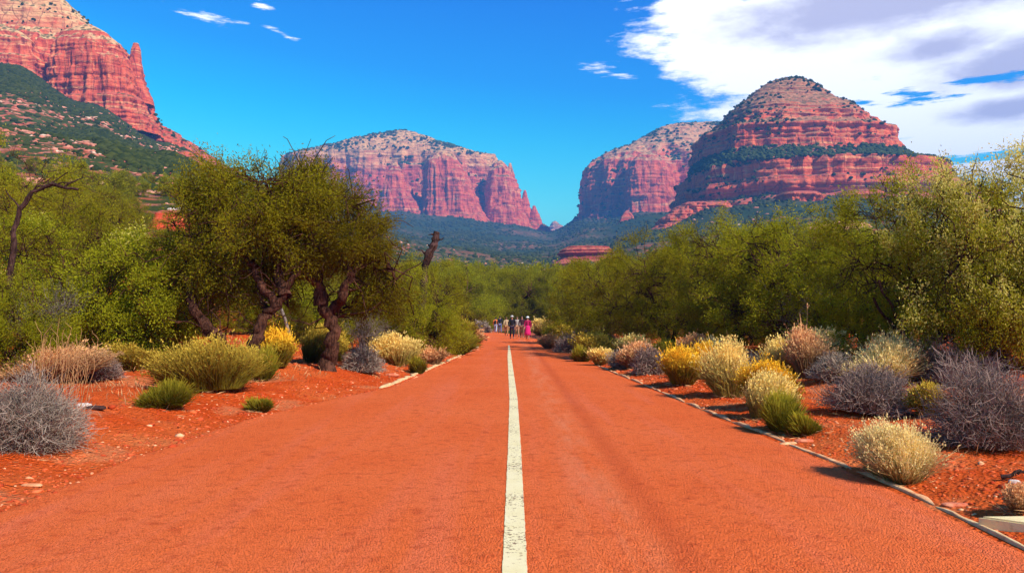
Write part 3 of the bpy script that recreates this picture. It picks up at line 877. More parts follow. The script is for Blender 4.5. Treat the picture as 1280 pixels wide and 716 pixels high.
pts = terrain_points(26000, (-60, 1330), (420, 2600), 5, lambda p, x, d: np.clip(0.55 + 1.5 * fbm(x * 0.01, d * 0.01, 0, 44, 4), 0.05, 1), 1.5)
pts = np.concatenate([pts, terrain_points(15000, (-60, 330), (170, 900), 6, lambda p, x, d: np.clip(0.4 + 1.8 * fbm(x * 0.015, d * 0.015, 0, 45, 4), 0.03, 1), 1.3), terrain_points(5000, (330, 1330), (170, 500), 16, None, 1.3)])
sz = rng.uniform(1.2, 2.5, len(pts)) * (0.75 + pts[:, 1] / 1500)
V, Fc, ti = blobs(pts, sz, ICO, 8)
tag(obj('slope_scrub', mesh_np('slope_scrub', V, Fc, {'tint': ti}), juniper), 'dark green scrub covering the slopes below the cliffs', 'scrub', kind='stuff')

me_ = mD.data
k_ = len(me_.polygons); c_ = np.empty(k_ * 3); n_ = np.empty(k_ * 3)
me_.polygons.foreach_get('center', c_); me_.polygons.foreach_get('normal', n_)
c_, n_ = c_.reshape(-1, 3), n_.reshape(-1, 3)
zl, zh = wz(208, 1330 - .55 * 188) - 4, wz(193, 1330 - .55 * 150) + 4
ok = np.where((c_[:, 2] > zl) & (c_[:, 2] < zh) & (n_[:, 2] > 0.15) & (c_[:, 1] < 1350))[0]
pts = c_[rng.choice(ok, 2600)] + rng.standard_normal((2600, 3)) * np.array([2, 2, .3])
V, Fc, ti = blobs(pts, rng.uniform(1.8, 4.2, 2600), ICO, 3)
tag(obj('ledge_scrub', mesh_np('ledge_scrub', V, Fc, {'tint': ti}), juniper), 'dark green belt of scrub along the ledge of the layered butte', 'scrub', kind='stuff')

# pale rubble on the slopes
rub = mat_pebble('slope_rubble', (0.50, 0.14, 0.08), (0.66, 0.30, 0.20), (0.78, 0.52, 0.38))
pts = terrain_points(8000, (-60, 1330), (140, 1000), 15, lambda p, x, d: np.clip(0.4 + 1.8 * fbm(x * 0.02, d * 0.02, 0, 54, 3), 0.02, 1) * np.where((p > 340) & (d > 420), 0.06, 1), 1.2)
V, Fc, ti = blobs(pts, rng.uniform(0.35, 1.3, len(pts)) * (0.5 + pts[:, 1] / 500), ICO, 9, 0.5, 0.6)
tag(obj('slope_rubble', mesh_np('slope_rubble', V, Fc, {'tint': ti}), rub), 'pinkish broken rock strewn over the slopes', 'rubble', kind='stuff')


# ------------------------------------------------------------------ foliage and wood
def unit(v):
    return v / (np.linalg.norm(v, axis=-1, keepdims=True) + 1e-9)


def leaves_np(c, d, L, Wd, r):
    n = len(c)
    d = unit(d)
    u = unit(np.cross(d, r.standard_normal((n, 3))))
    L = L[:, None]; Wd = Wd[:, None]
    v = np.stack([c, c + d * L * 0.45 + u * Wd, c + d * L, c + d * L * 0.45 - u * Wd], 1)
    f = np.arange(n * 4).reshape(n, 4)
    return v.reshape(-1, 3), f


def tubes_np(lines, sides=6):
    """lines: list of (pts (k,3), radii (k,))"""
    V, Fs, o = [], [], 0
    for pts, rr in lines:
        pts = np.asarray(pts, float); rr = np.asarray(rr, float)
        ns = sides if rr[0] > 0.03 else (5 if rr[0] > 0.012 else 3)
        k = len(pts)
        t = unit(np.gradient(pts, axis=0))
        ref = np.array([0.3, 0.9, 0.1]) if abs(t[0, 2]) > 0.5 else np.array([0.1, 0.1, 1.0])
        u = unit(np.cross(t, ref)); w = np.cross(t, u)
        a = np.linspace(0, 2 * np.pi, ns, endpoint=False)
        ring = pts[:, None] + rr[:, None, None] * (np.cos(a)[None, :, None] * u[:, None] + np.sin(a)[None, :, None] * w[:, None])
        if rr[0] > 0.05:
            q = ring.reshape(-1, 3)
            nn = 1 + 0.55 * fbm(q[:, 0] * 7, q[:, 1] * 7, q[:, 2] * 1.3, 3, 3)
            ring = pts[:, None] + (ring - pts[:, None]) * nn.reshape(k, ns, 1)
        V.append(ring.reshape(-1, 3))
        ids = np.arange(k * ns).reshape(k, ns) + o
        nx_ = np.roll(ids, -1, 1)
        Fs.append(np.stack([ids[:-1], nx_[:-1], nx_[1:], ids[1:]], -1).reshape(-1, 4))
        o += k * ns
    return np.concatenate(V), np.concatenate(Fs)


def wiggle(p0, p1, k, amp, r, sag=0.0):
    t = np.linspace(0, 1, k)[:, None]
    p = p0 + (p1 - p0) * t
    L = np.linalg.norm(p1 - p0)
    off = np.cumsum(r.standard_normal((k, 3)), 0)
    off -= off[0] + (off[-1] - off[0]) * t
    p = p + off * amp * L / math.sqrt(k)
    p[:, 2] += sag * L * (4 * t[:, 0] * (1 - t[:, 0]))
    return p


def tree_meshes(seed, trunks, crown, nclump=110, per=260, leaf=(0.07, 0.016), clump=(0.32, 0.55), dead=25, nlimb=9, shell=0.55, zmin=0.5, gap=0.0):
    """trunks: list of (control points, base radius); crown: list of (centre, radii)"""
    r = np.random.default_rng(seed)
    lines, nodes, nrad = [], [], []
    for cp, rad in trunks:
        cp = np.array(cp, float)
        k = 8
        seg = [wiggle(cp[i], cp[i + 1], k, 0.16, r)[:(-1 if i < len(cp) - 2 else None)] for i in range(len(cp) - 1)]
        p = np.concatenate(seg)
        rr = rad * np.linspace(1.0, 0.32, len(p)) * (1 + 0.035 * r.standard_normal(len(p)))
        rr[0] *= 1.35
        p[0, 2] -= 0.15
        lines.append((p, rr))
        m = len(p) // 3
        nodes.append(p[m:]); nrad.append(rr[m:])
    nodes = np.concatenate(nodes); nrad = np.concatenate(nrad)
    vol = np.array([np.prod(c[1]) ** 0.8 for c in crown]); vol = vol / vol.sum()

    def crown_pts(n, lo, hi):
        which = r.choice(len(crown), n, p=vol)
        C = np.array([crown[i][0] for i in which], float); S = np.array([crown[i][1] for i in which], float)
        d = unit(r.standard_normal((n, 3)))
        q = r.uniform(lo, hi, n)[:, None] ** 0.6
        p = C + d * S * q
        return p[p[:, 2] > zmin]
    # limbs
    tgt = crown_pts(nlimb * 2, 0.35, 0.8)[:nlimb]
    new_n, new_r = [], []
    for q in tgt:
        i = np.argmin(np.linalg.norm(nodes - q, axis=1) + 1.5 * r.random(len(nodes)) + 1.2 * np.maximum(0, nodes[:, 2] - q[2] + 0.2))
        p = wiggle(nodes[i], q, 12, 0.22, r, 0.05)
        rr = np.linspace(nrad[i] * 0.7, 0.018, 12)
        lines.append((p, rr)); new_n.append(p[3:]); new_r.append(rr[3:])
    nodes = np.concatenate([nodes] + new_n); nrad = np.concatenate([nrad] + new_r)
    cl = crown_pts(int(nclump * 1.15), shell, 1.12)[:nclump]
    ctr, drs, tint = [], [], []
    add_n, add_r = [], []
    for q in cl:
        dd = np.linalg.norm(nodes - q, axis=1) + 0.8 * np.maximum(0, nodes[:, 2] - q[2])
        i = np.argmin(dd)
        p = wiggle(nodes[i], q, 7, 0.2, r, 0.06)
        lines.append((p, np.linspace(min(0.035, nrad[i] * 0.6), 0.009, 7)))
        R_ = r.uniform(*clump)
        nt = 9
        out = unit(q - crown[0][0] + r.standard_normal(3) * 0.3)
        tw_d = unit(r.standard_normal((nt, 3)) + out * 0.7 + np.array([0, 0, 0.15]))
        tw_l = R_ * r.uniform(0.7, 1.5, nt)
        v0 = r.random()
        m = max(2, int(per * (R_ / np.mean(clump)) ** 2 * r.choice([0.12, 0.55, 1.0, 1.45], p=[.16, .24, .35, .25]) / nt))
        for j in range(nt):
            e = q + tw_d[j] * tw_l[j]
            tw = wiggle(q, e, 5, 0.15, r, -0.05)
            if j % 2 == 0 or m < 12: lines.append((tw, np.linspace(0.009, 0.004, 5)))
            t = r.random(m) ** 0.7
            base = q + (e - q) * t[:, None] + r.standard_normal((m, 3)) * (R_ * 0.22)
            ctr.append(base)
            drs.append(unit(tw_d[j] + r.standard_normal((m, 3)) * 0.75 + np.array([0, 0, -0.15])))
            tint.append(np.clip(v0 * 0.55 + 0.45 * r.random(m), 0, 1))
    for _ in range(dead):
        i = r.integers(len(nodes))
        d = unit(r.standard_normal(3) + np.array([0, 0, 0.1]))
        L = r.uniform(0.5, 1.7)
        p = wiggle(nodes[i], nodes[i] + d * L, 6, 0.3, r)
        lines.append((p, np.linspace(0.02, 0.006, 6)))
    c = np.concatenate(ctr); d = np.concatenate(drs); ti = np.concatenate(tint)
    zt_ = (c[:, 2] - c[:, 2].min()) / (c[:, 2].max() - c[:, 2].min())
    ti = np.clip(ti * 0.75 + 0.45 * zt_ - 0.1, 0, 1)  # tint rises with height: sunlit crown tops painted into the leaf colour
    n = len(c)
    V, Fq = leaves_np(c, d, leaf[0] * r.uniform(0.6, 1.4, n), leaf[1] * r.uniform(0.7, 1.3, n), r)
    crown_me = mesh_np('crown', V, Fq, {'tint': np.repeat(ti, 4)})
    V, Fq = tubes_np(lines, 12)
    trunk_me = mesh_np('trunk', V, Fq, smooth=True)
    return trunk_me, crown_me


def tree(name, meshes, loc, rz, sc, label, group=None, mat='leaf', bark='bark', cat='tree'):
    t = empty(name, loc, rz, 1)
    t.scale = sc if hasattr(sc, '__len__') else (sc, sc, sc)
    tag(t, label, cat, group)
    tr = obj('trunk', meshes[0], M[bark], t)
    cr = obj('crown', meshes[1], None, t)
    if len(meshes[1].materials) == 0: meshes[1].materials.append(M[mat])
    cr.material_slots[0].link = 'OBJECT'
    cr.material_slots[0].material = M[mat]
    return t


def rnd_trunks(seed, h, n=2, spread=0.5, r0=0.14):
    r = np.random.default_rng(seed)
    out = []
    for i in range(n):
        a = r.uniform(0, 6.28)
        b = np.array([math.cos(a), math.sin(a), 0])
        p0 = b * 0.12
        p1 = b * spread * h * 0.22 + np.array([0, 0, h * 0.28])
        p2 = b * spread * h * 0.5 + np.array([0, 0, h * 0.55]) + r.standard_normal(3) * 0.2
        out.append(([p0, p1, p2], r0 * r.uniform(0.8, 1.1)))
    return out


def generic(seed, h, w, **k):
    """round-headed mesquite of height h and crown width w, skirts near the ground"""
    r = np.random.default_rng(seed + 100)
    crown = [((0, 0, h * 0.58), (w * 0.42, w * 0.40, h * 0.36))]
    for i in range(5):
        a = i * 1.256 + r.uniform(-.4, .4)
        crown.append(((math.cos(a) * w * 0.28, math.sin(a) * w * 0.28, h * r.uniform(0.32, 0.66)), (w * 0.24, w * 0.24, h * r.uniform(0.18, 0.27))))
    for i in range(6):
        a = i * 1.05 + r.uniform(-.4, .4)
        if i == 2: continue
        crown.append(((math.cos(a) * w * 0.34, math.sin(a) * w * 0.34, h * r.uniform(0.16, 0.28)), (w * 0.20, w * 0.20, h * r.uniform(0.12, 0.20))))
    return tree_meshes(seed, rnd_trunks(seed, h, k.pop('n', 3), r0=k.pop('r0', 0.13)), crown, **k)


# --- hero trees
# left double-trunk tree: base near pixel (312, 458)
def rel(base, D):
    """pixel -> offset from the tree's base, at distance D (+dy)"""
    bx, by = base
    return lambda px, py, dy=0.0: (wx(px, D + dy, py) - bx, dy, wz(py, D + dy) - tz(bx, by))


bx, by = hit(312, 462)
q = rel((bx, by), by)
L1 = tree_meshes(101, [
    ([q(312, 462), q(318, 425, -.1), q(332, 392, .1), q(356, 362, .1), q(372, 330, .4)], 0.17),
    ([q(306, 464, -.1), q(284, 440, -.2), q(262, 414, -.3), q(243, 390, -.3), q(228, 340, 0)], 0.21),
    ([q(345, 375, .1), q(318, 335, .2), q(290, 300, .1)], 0.10),
    ([q(356, 362, .1), q(345, 300, .5), q(352, 240, .3)], 0.12)],
    [(q(320, 275, .6), (1.8, 1.7, 1.3)), (q(272, 305, .6), (1.1, 1.2, 1.1)), (q(365, 272, .3), (1.0, 1.2, 1.0)), (q(335, 246, .6), (1.2, 1.2, 0.55)), (q(268, 262, .9), (0.9, 1.0, .6)), (q(305, 345, 1.2), (1.2, 1.0, .6)), (q(245, 330, .6), (.8, .9, .8)), (q(255, 375, 1.2), (.7, .6, .5)), (q(350, 360, 1.4), (.8, .6, .4)), (q(300, 224, .5), (.7, .8, .3))],
    nclump=215, per=440, leaf=(0.072, 0.011), dead=120, nlimb=16, zmin=1.6, shell=0.3)
tree('mesquite_tree', L1, (bx, by, tz(bx, by)), 0, 1, 'dark olive tree with two trunks splayed in a V on the left of the road', 'trees on the left of the road', 'leaf_dark')
bx, by = hit(412, 462)
q = rel((bx, by), by)
L2 = tree_meshes(102, [
    ([q(408, 462), q(415, 430), q(412, 396, .1), q(402, 365), q(396, 335, .2), q(385, 290, .3)], 0.19),
    ([q(412, 400, .1), q(428, 372, -.2), q(438, 345, -.1), q(440, 310, .1), q(455, 280)], 0.12),
    ([q(402, 372), q(376, 340, -.3), q(360, 300, 0)], 0.12),
    ([q(438, 345), q(468, 318, .3), q(485, 330, .2), q(494, 350, .2)], 0.09)],
    [(q(415, 295, .3), (1.25, 1.4, 1.0)), (q(385, 270, .4), (1.0, 1.1, 1.1)), (q(455, 330, .6), (.8, 1.0, .8)), (q(432, 265, .4), (0.6, 0.7, 0.5)), (q(470, 378, .9), (.65, .9, .9)), (q(392, 238, .4), (.7, .8, .5)), (q(365, 330, 1.), (.8, .8, .7)), (q(490, 345, .8), (.5, .6, .6)), (q(440, 400, 1.3), (.6, .6, .5))],
    nclump=170, per=440, leaf=(0.072, 0.011), dead=110, nlimb=14, zmin=1.3, shell=0.3)
tree('mesquite_tree', L2, (bx, by, tz(bx, by)), 0, 1, 'olive tree on one thick upright forked trunk, third of the way across from the left', 'trees on the left of the road', 'leaf_dark')


def bare_meshes(seed, h, w, n=5, levels=3, thick=0.03):
    """leafless branching shrub or snag"""
    r = np.random.default_rng(seed)
    lines = []

    def grow(p, d, L, rad, lev):
        e = p + unit(d) * L
        pts = wiggle(p, e, 6, 0.22, r)
        lines.append((pts, np.linspace(rad, rad * 0.55, 6)))
        if lev <= 0: return
        for _ in range(r.integers(3, 6)):
            k = r.integers(2, 6)
            nd = unit(unit(d) + r.standard_normal(3) * 0.6 + np.array([0, 0, 0.15]))
            grow(pts[k], nd, L * r.uniform(0.45, 0.75), rad * 0.5, lev - 1)
    for i in range(n):
        a = r.uniform(0, 6.28)
        d = np.array([math.cos(a) * w / h * 0.6, math.sin(a) * w / h * 0.6, 1.0])
        grow(np.array([0, 0, -0.05]), d, h * 0.5, thick, levels)
    V, Fq = tubes_np(lines, 6)
    return mesh_np('branches', V, Fq, smooth=True)


# bare snag poking up behind the left trees
x, y = wx(366, 30), 30.0
zb = tz(x, y)
o = obj('bare_snag', bare_meshes(301, wz(166, 30) - zb - 1.2, 1.4, 1, 4, 0.07), M['greybark'], None, (x, y, zb))
tag(o, 'bare dead tree whose grey twigs poke above the olive crowns into the sky', 'dead tree')
# broken dark snag leaning over the trees
x, y = wx(528, 30), 30.0
zb = tz(x, y)
P = [np.array([wx(px, 30, py) - x, dy, wz(py, 30) - zb]) for px, py, dy in ((520, 428, 0), (524, 385, .1), (530, 342, 0), (536, 318, -.1), (544, 302, 0), (546, 290, .05))]
r_ = np.random.default_rng(5)
pp = np.concatenate([wiggle(P[i], P[i + 1], 6, 0.12, r_)[:-1] for i in range(5)] + [P[-1][None]])
ln = [(pp, np.linspace(0.16, 0.12, len(pp)) * (1 + .15 * r_.standard_normal(len(pp))))]
for k in (10, 14, 18, 21, 24):
    ln.append((wiggle(pp[k], pp[k] + np.array([r_.uniform(.2, .6) * (1 if k % 2 else -1), 0, r_.uniform(-.1, .3)]), 6, .2, r_), np.linspace(.05, .012, 6)))
V, Fq = tubes_np(ln, 8)
o = obj('broken_snag', mesh_np('broken_snag', V, Fq, smooth=True), M['darkwood'], None, (x, y, zb))
tag(o, 'broken dark dead trunk leaning up out of the olive trees left of the gap', 'dead tree')
# arching dead branch at far left
x, y = wx(12, 19), 19.0
zb = tz(x, y)
P = [np.array([wx(px, 19, py) - x, 0, wz(py, 19) - zb]) for px, py in ((14, 400), (12, 345), (16, 290), (24, 262), (40, 240), (66, 230), (98, 237))]
pp = np.concatenate([wiggle(P[i], P[i + 1], 6, 0.06, r_)[:-1] for i in range(6)] + [P[-1][None]])
ln = [(pp, np.linspace(0.075, 0.03, len(pp)))]
for k, (a, b) in ((20, (.8, .5)), (24, (.5, .1)), (27, (.4, .35)), (15, (-.4, .5))):
    ln.append((wiggle(pp[k], pp[k] + np.array([a, .1, b]), 7, .2, r_), np.linspace(.03, .008, 7)))
V, Fq = tubes_np(ln, 8)
o = obj('arching_branch', mesh_np('arching_branch', V, Fq, smooth=True), M['darkwood'], None, (x, y, zb))
tag(o, 'thick bare dark trunk arching over to the right at the far left', 'dead branch')

# bright bushy tree on the left
bx, by = hit(165, 447)
q = rel((bx, by), by)
LB = tree_meshes(103, rnd_trunks(7, 2.8, 5, 0.9, 0.07),
    [(q(165, 375), (1.7, 1.5, 1.25)), (q(105, 400), (1.1, 1.1, .85)), (q(205, 375), (.8, 1.1, .9)), (q(180, 330), (1.0, 1.0, .6)), (q(190, 412), (.7, .9, .6)), (q(150, 425), (1.2, 1.1, .5))],
    nclump=240, per=430, leaf=(0.065, 0.014), dead=60, nlimb=10, zmin=0.15, shell=0.45, clump=(0.28, 0.45))
tree('bushy_tree', LB, (bx, by, tz(bx, by)), 0, 1, 'bright yellow green bushy tree left of the V trunk tree', 'trees on the left of the road', 'leaf_bright', cat='tree')

G = [generic(201, 5.0, 5.6, nclump=190, per=330, leaf=(0.085, 0.014), zmin=0.15, dead=50, shell=0.4),
     generic(202, 6.0, 6.4, nclump=205, per=330, leaf=(0.09, 0.014), zmin=0.25, dead=70, shell=0.4),
     generic(203, 5.2, 7.2, nclump=205, per=330, leaf=(0.09, 0.014), zmin=0.2, dead=60, shell=0.4, n=4),
     generic(204, 4.2, 4.6, nclump=175, per=320, leaf=(0.08, 0.013), zmin=0.1, dead=40, shell=0.4, n=4),
     generic(206, 5.0, 5.6, nclump=270, per=430, leaf=(0.075, 0.015), zmin=0.15, dead=50, shell=0.4)]
GH = [5.0, 6.0, 5.2, 4.2, 5.0]
GW = [5.6, 6.4, 7.2, 4.6, 5.6]
GF = generic(205, 5.0, 5.5, nclump=90, per=150, leaf=(0.20, 0.05), clump=(0.45, 0.75), zmin=0.3, dead=8, shell=0.4)   # for the far trees

# px of base, distance, py of top, crown width px, mesh, material, label
LT = [
    (1240, 17.0, 186, 225, 4, 'leaf_sunlit_gold', 'tree with top leaves coloured golden as if sunlit at the far right edge'),
    (1150, 19.5, 205, 240, 1, 'leaf', 'tall olive tree left of the golden topped tree, hiding the end of the butte'),
    (1325, 19.0, 205, 230, 4, 'leaf_sunlit_gold', 'golden green tree cut off by the right edge, behind the big grey bush'),
    (1075, 24.0, 268, 210, 2, 'leaf', 'olive tree between the tall right tree and the grey twiggy bare one'),
    (985, 26.0, 262, 190, 0, 'leaf', 'rounded olive tree directly behind the cream seed heads on the right'),
    (912, 29.0, 262, 170, 1, 'leaf', 'olive tree behind the pale yellow bushes, below the left foot of the layered butte'),
    (838, 33.0, 288, 180, 2, 'leaf', 'olive tree with a dark twisting trunk, below the rear butte'),
    (768, 40.0, 306, 150, 1, 'leaf', 'olive tree with dark forked branches, second in from the road on the right'),
    (738, 50.0, 330, 95, 0, 'leaf', 'olive tree closest to the walkers on the right of the road'),
    (522, 28.5, 336, 100, 3, 'leaf', 'low olive tree wrapped round the broken dead trunk'),
    (468, 29.0, 335, 90, 3, 'leaf', 'drooping olive tree just right of the upright forked trunk'),
    (528, 41.0, 318, 110, 0, 'leaf', 'olive tree behind the round green bush left of the road'),
    (580, 98.0, 338, 90, 3, 'leaf', 'small olive tree behind the walkers in orange and dark blue'),
    (375, 33.0, 330, 130, 3, 'leaf_bright', 'light green tree seen through the gap between the two left trunks'),
    (262, 30.0, 292, 120, 1, 'leaf', 'dark olive tree behind the left leaning trunk'),
    (60, 25.0, 225, 190, 2, 'leaf', 'olive tree behind the arching grey branch at the far left'),
    (-30, 20.0, 240, 200, 1, 'leaf_bright', 'green tree cut off by the left edge of the view'),
    (100, 38.0, 232, 150, 1, 'leaf', 'spreading olive tree above the bright bush on the left slope'),
    (20, 45.0, 175, 190, 2, 'leaf', 'highest olive tree on the left slope, by the left edge'),
    (292, 50.0, 240, 100, 0, 'leaf', 'olive tree right of the bright red ledge'),
    (20, 15.0, 340, 120, 3, 'leaf_bright', 'low leafy bush tree just behind the grey bush on the far left'),
]
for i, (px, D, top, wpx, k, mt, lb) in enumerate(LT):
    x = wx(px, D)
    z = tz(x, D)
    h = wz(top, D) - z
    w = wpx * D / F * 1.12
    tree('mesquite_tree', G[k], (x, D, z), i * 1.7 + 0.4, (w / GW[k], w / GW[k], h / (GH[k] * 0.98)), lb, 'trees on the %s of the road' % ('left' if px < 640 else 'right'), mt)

# thicket behind the first row (nothing in the photo tells these apart)
r_ = np.random.default_rng(99)
thick = []
def fill(n, pxa, pxb, Da, Db, topa, topb, lb, far=False, mats=('leaf', 'leaf'), skip=None, hmin=3.0):
    for i in range(n):
        t = (i + r_.uniform(0.1, 0.9)) / n
        px = pxa + (pxb - pxa) * t
        D = r_.uniform(Da, Db)
        if abs(wx(px, D) - 0.5 * (float(xL(D)) + float(xR(D)))) < 7.5 and D < 97: continue
        if skip and skip[0] < px < skip[1]: continue
        top = topa + (topb - topa) * t + r_.uniform(-7, 9)
        x = wx(px, D); z = tz(x, D); h = max(hmin, min(9.5, wz(top, D) - z))
        k = int(r_.integers(0, 4))
        m, gh, gw = (GF, 5.0, 5.5) if far else (G[k], GH[k], GW[k])
        w = h * r_.uniform(1.0, 1.35)
        tree('mesquite_tree', m, (x, D, z), r_.uniform(0, 6.28), (w / gw, w / gw, h / gh), lb, lb[:lb.rfind(',')] if ',' in lb else lb, mats[int(r_.integers(0, len(mats)))])


fill(13, 740, 1320, 31, 35, 392, 385, 'low dark bushy tree filling the gap under the front row right of the road', hmin=1.2)
fill(9, 200, 520, 30, 35, 385, 385, 'low green bushy tree filling the gap under the left trees', mats=('leaf_bright', 'leaf'), hmin=1.2)
fill(9, 660, 900, 50, 66, 330, 300, 'olive tree in the dense second row right of the road')
fill(9, 880, 1320, 36, 50, 290, 262, 'olive tree in the dense back row beneath the layered butte')
fill(13, 490, 800, 98, 118, 328, 324, 'small distant olive tree in the thicket closing the end of the road')
fill(14, 480, 860, 120, 170, 322, 322, 'tiny olive tree in the far thicket below the gap', True)
fill(6, 380, 600, 46, 66, 300, 322, 'olive tree in the second row left of the road')
fill(14, -20, 300, 62, 95, 225, 250, 'olive tree scattered over the lower left slope', False, ('leaf', 'leaf_bright', 'leaf'), (165, 262))
fill(16, -20, 330, 120, 200, 195, 235, 'tiny olive tree high on the left slope below the mountain', True)
fill(12, 850, 1320, 110, 220, 300, 290, 'tiny olive tree on the rise below the layered butte', True)

# grey bare shrubs standing among the trees
bare = [bare_meshes(311, 2.0, 1.6, 8, 3, 0.022), bare_meshes(312, 1.8, 2.0, 9, 3, 0.02)]
for i, (px, D, top, wpx, lb) in enumerate([
    (45, 15.5, 322, 95, 'leafless grey thorny shrub behind the grey bush at the far left'),
    (452, 24.5, 360, 80, 'leafless purple grey shrub just right of the upright forked trunk'),
    (1012, 24.5, 318, 110, 'leafless grey twiggy shrub rising in front of the rounded olive tree'),
    (1195, 16.2, 385, 120, 'leafless grey thicket at the foot of the golden topped tree')]):
    x = wx(px, D); z = tz(x, D)
    h = wz(top, D) - z; w = wpx * D / F
    o = obj('bare_shrub', bare[i % 2], M['greybark'], None, (x, D, z))
    o.rotation_euler = (0, 0, i * 2.1); o.scale = (w / 2.0, w / 2.0, h / 2.1)
    tag(o, lb, 'bare shrub', 'leafless grey shrubs')
# leaning pair of bare stems on the right
x, y = hit(1158, 462)
q = rel((x, y), y)
ln = []
for k, cps in enumerate(([q(1158, 462), q(1148, 440), q(1132, 418), q(1105, 395), q(1092, 372)], [q(1150, 462), q(1140, 440), q(1126, 424), q(1098, 412)], [q(1148, 440), q(1130, 405), q(1098, 350)])):
    pp = np.concatenate([wiggle(np.array(cps[i]), np.array(cps[i + 1]), 5, .12, r_)[:-1] for i in range(len(cps) - 1)] + [np.array(cps[-1])[None]])
    ln.append((pp, np.linspace(.07, .02, len(pp))))
V, Fq = tubes_np(ln, 7)
tag(obj('leaning_stem', mesh_np('leaning_stem', V, Fq, smooth=True), M['bark'], None, (x, y, tz(x, y))), 'dark bare stems leaning left out of the soil behind the purple grey bush', 'dead branch')


# ------------------------------------------------------------------ bushes
def bush_meshes(kind, seed, w, h, D=15.0, dens=1.0):
    """returns list of (part name, mesh). strips radiate from the root"""
    r = np.random.default_rng(seed)
    px = D / F * 1.15
    if kind in ('yellow', 'pale', 'cream', 'pink', 'olive', 'gold'):
        n = int((8000 if D < 15 else 4800) * dens)
        nh = int(r.integers(4, 8)) if w > 0.35 else 2
        hc = np.stack([r.uniform(-.34, .34, nh) * w, r.uniform(-.34, .34, nh) * w, np.zeros(nh)], -1)
        hs = r.uniform(0.45, 0.95, nh); hs[0] = 1.0; hc[0] *= .3
        hi_ = r.integers(0, nh, n)
        a = r.uniform(0, 6.28, n)
        q = r.random(n) ** 0.6
        spread = {'olive': 0.9, 'gold': 1.0}.get(kind, 0.95)
        lob = 1 + 0.25 * np.sin(a * 3 + seed) + 0.15 * np.sin(a * 5 + seed * 2)
        root = np.stack([np.cos(a) * q * w * 0.20, np.sin(a) * q * w * 0.20, np.full(n, -0.03)], -1)
        L = r.uniform(0.62, 1.0, n)
        el = np.sqrt(np.clip(1 - (q * 0.92) ** 2, 0, 1))
        tip = np.stack([np.cos(a) * q * w * 0.52 * spread * lob * L, np.sin(a) * q * w * 0.52 * spread * lob * L, (0.12 + 0.88 * el) * h * L], -1)
        tip = tip * (hs[hi_][:, None] * np.array([.72, .72, 1.0])) + hc[hi_]
        root = root * .6 + hc[hi_] * .55
        tip += r.standard_normal((n, 3)) * np.array([w, w, h]) * 0.06
        lean = r.normal(0, .10, 2) * w
        tip[:, 0] += lean[0] * tip[:, 2] / h; tip[:, 1] += lean[1] * tip[:, 2] / h
        st = r.random(n) < .05
        tip[st] *= r.uniform(1.05, 1.3, (st.sum(), 1))
        tip[:, 2] = np.maximum(tip[:, 2], .02)
        m1 = root + (tip - root) * 0.45 + np.array([0, 0, 1]) * (h * 0.07) + r.standard_normal((n, 3)) * 0.02 * w
        side = unit(np.cross(tip - root, r.standard_normal((n, 3)))) * (px * 0.32)
        V = np.stack([root - side, root + side, m1 - side, m1 + side, tip - side * 0.5, tip + side * 0.5], 1)
        base = (np.arange(n) * 6)[:, None]
        Fq = np.concatenate([base + np.array([0, 1, 3, 2]), base + np.array([2, 3, 5, 4])])
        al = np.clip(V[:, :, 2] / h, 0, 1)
        ti = np.repeat(np.clip(0.65 * r.random(n) + 0.5 * r.random(nh)[hi_] - .08, 0, 1)[:, None], 6, 1)
        out = [('stems', mesh_np('stems', V.reshape(-1, 3), Fq, {'along': al.ravel(), 'tint': ti.ravel()}))]
        if kind not in ('olive',):
            m = int(n * 1.5)
            i = r.integers(0, n, m)
            keep = (tip[i, 2] > 0.35 * h)
            i = i[keep]; m = len(i)
            c = tip[i] + r.standard_normal((m, 3)) * px * 0.9
            dd = unit(tip[i] - root[i] + r.standard_normal((m, 3)) * 0.3 * h)
            Vl, Fl = leaves_np(c, dd, px * 2.6 * r.uniform(.6, 1.4, m), px * 0.75 * r.uniform(.6, 1.3, m), r)
            zz = np.repeat(np.clip(c[:, 2] / h, 0, 1), 4)
            out.append(('flower_heads', mesh_np('flower_heads', Vl, Fl, {'along': zz, 'tint': np.repeat(r.random(m), 4)})))
        return out
    # twiggy round bush
    n = int((17000 if D < 16 else 8000) * dens)
    d = unit(r.standard_normal((n, 3))); d[:, 2] = np.abs(d[:, 2])
    S = np.array([w * 0.5, w * 0.5, h * 0.95])
    lob = 1 + 0.55 * fbm(d[:, 0] * 2.2, d[:, 1] * 2.2, d[:, 2] * 2.2, seed, 3) + 0.1 * r.standard_normal(n)
    q0 = r.uniform(0.2, 0.95, n)
    p0 = d * S * (q0 * lob)[:, None]
    dr = unit(d * .8 + r.standard_normal((n, 3)) * 0.65 + np.array([0, 0, .2]))
    L = r.uniform(0.05, 0.17, n)[:, None] * w * 0.8
    p1 = p0 + dr * L * 0.5 + r.standard_normal((n, 3)) * 0.02 * w
    p2 = p1 + unit(dr + r.standard_normal((n, 3)) * 0.4) * L * 0.6
    side = unit(np.cross(dr, r.standard_normal((n, 3)))) * (px * 0.27)
    V = np.stack([p0 - side, p0 + side, p1 - side, p1 + side, p2 - side * .5, p2 + side * .5], 1)
    V[:, :, 2] = np.maximum(V[:, :, 2], 0.0 - 0.02)
    base = (np.arange(n) * 6)[:, None]
    Fq = np.concatenate([base + np.array([0, 1, 3, 2]), base + np.array([2, 3, 5, 4])])
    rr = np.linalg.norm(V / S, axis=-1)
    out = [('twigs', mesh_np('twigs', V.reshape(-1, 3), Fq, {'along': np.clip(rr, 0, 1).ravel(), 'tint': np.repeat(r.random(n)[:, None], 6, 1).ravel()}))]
    # main stems from the root
    ln = []
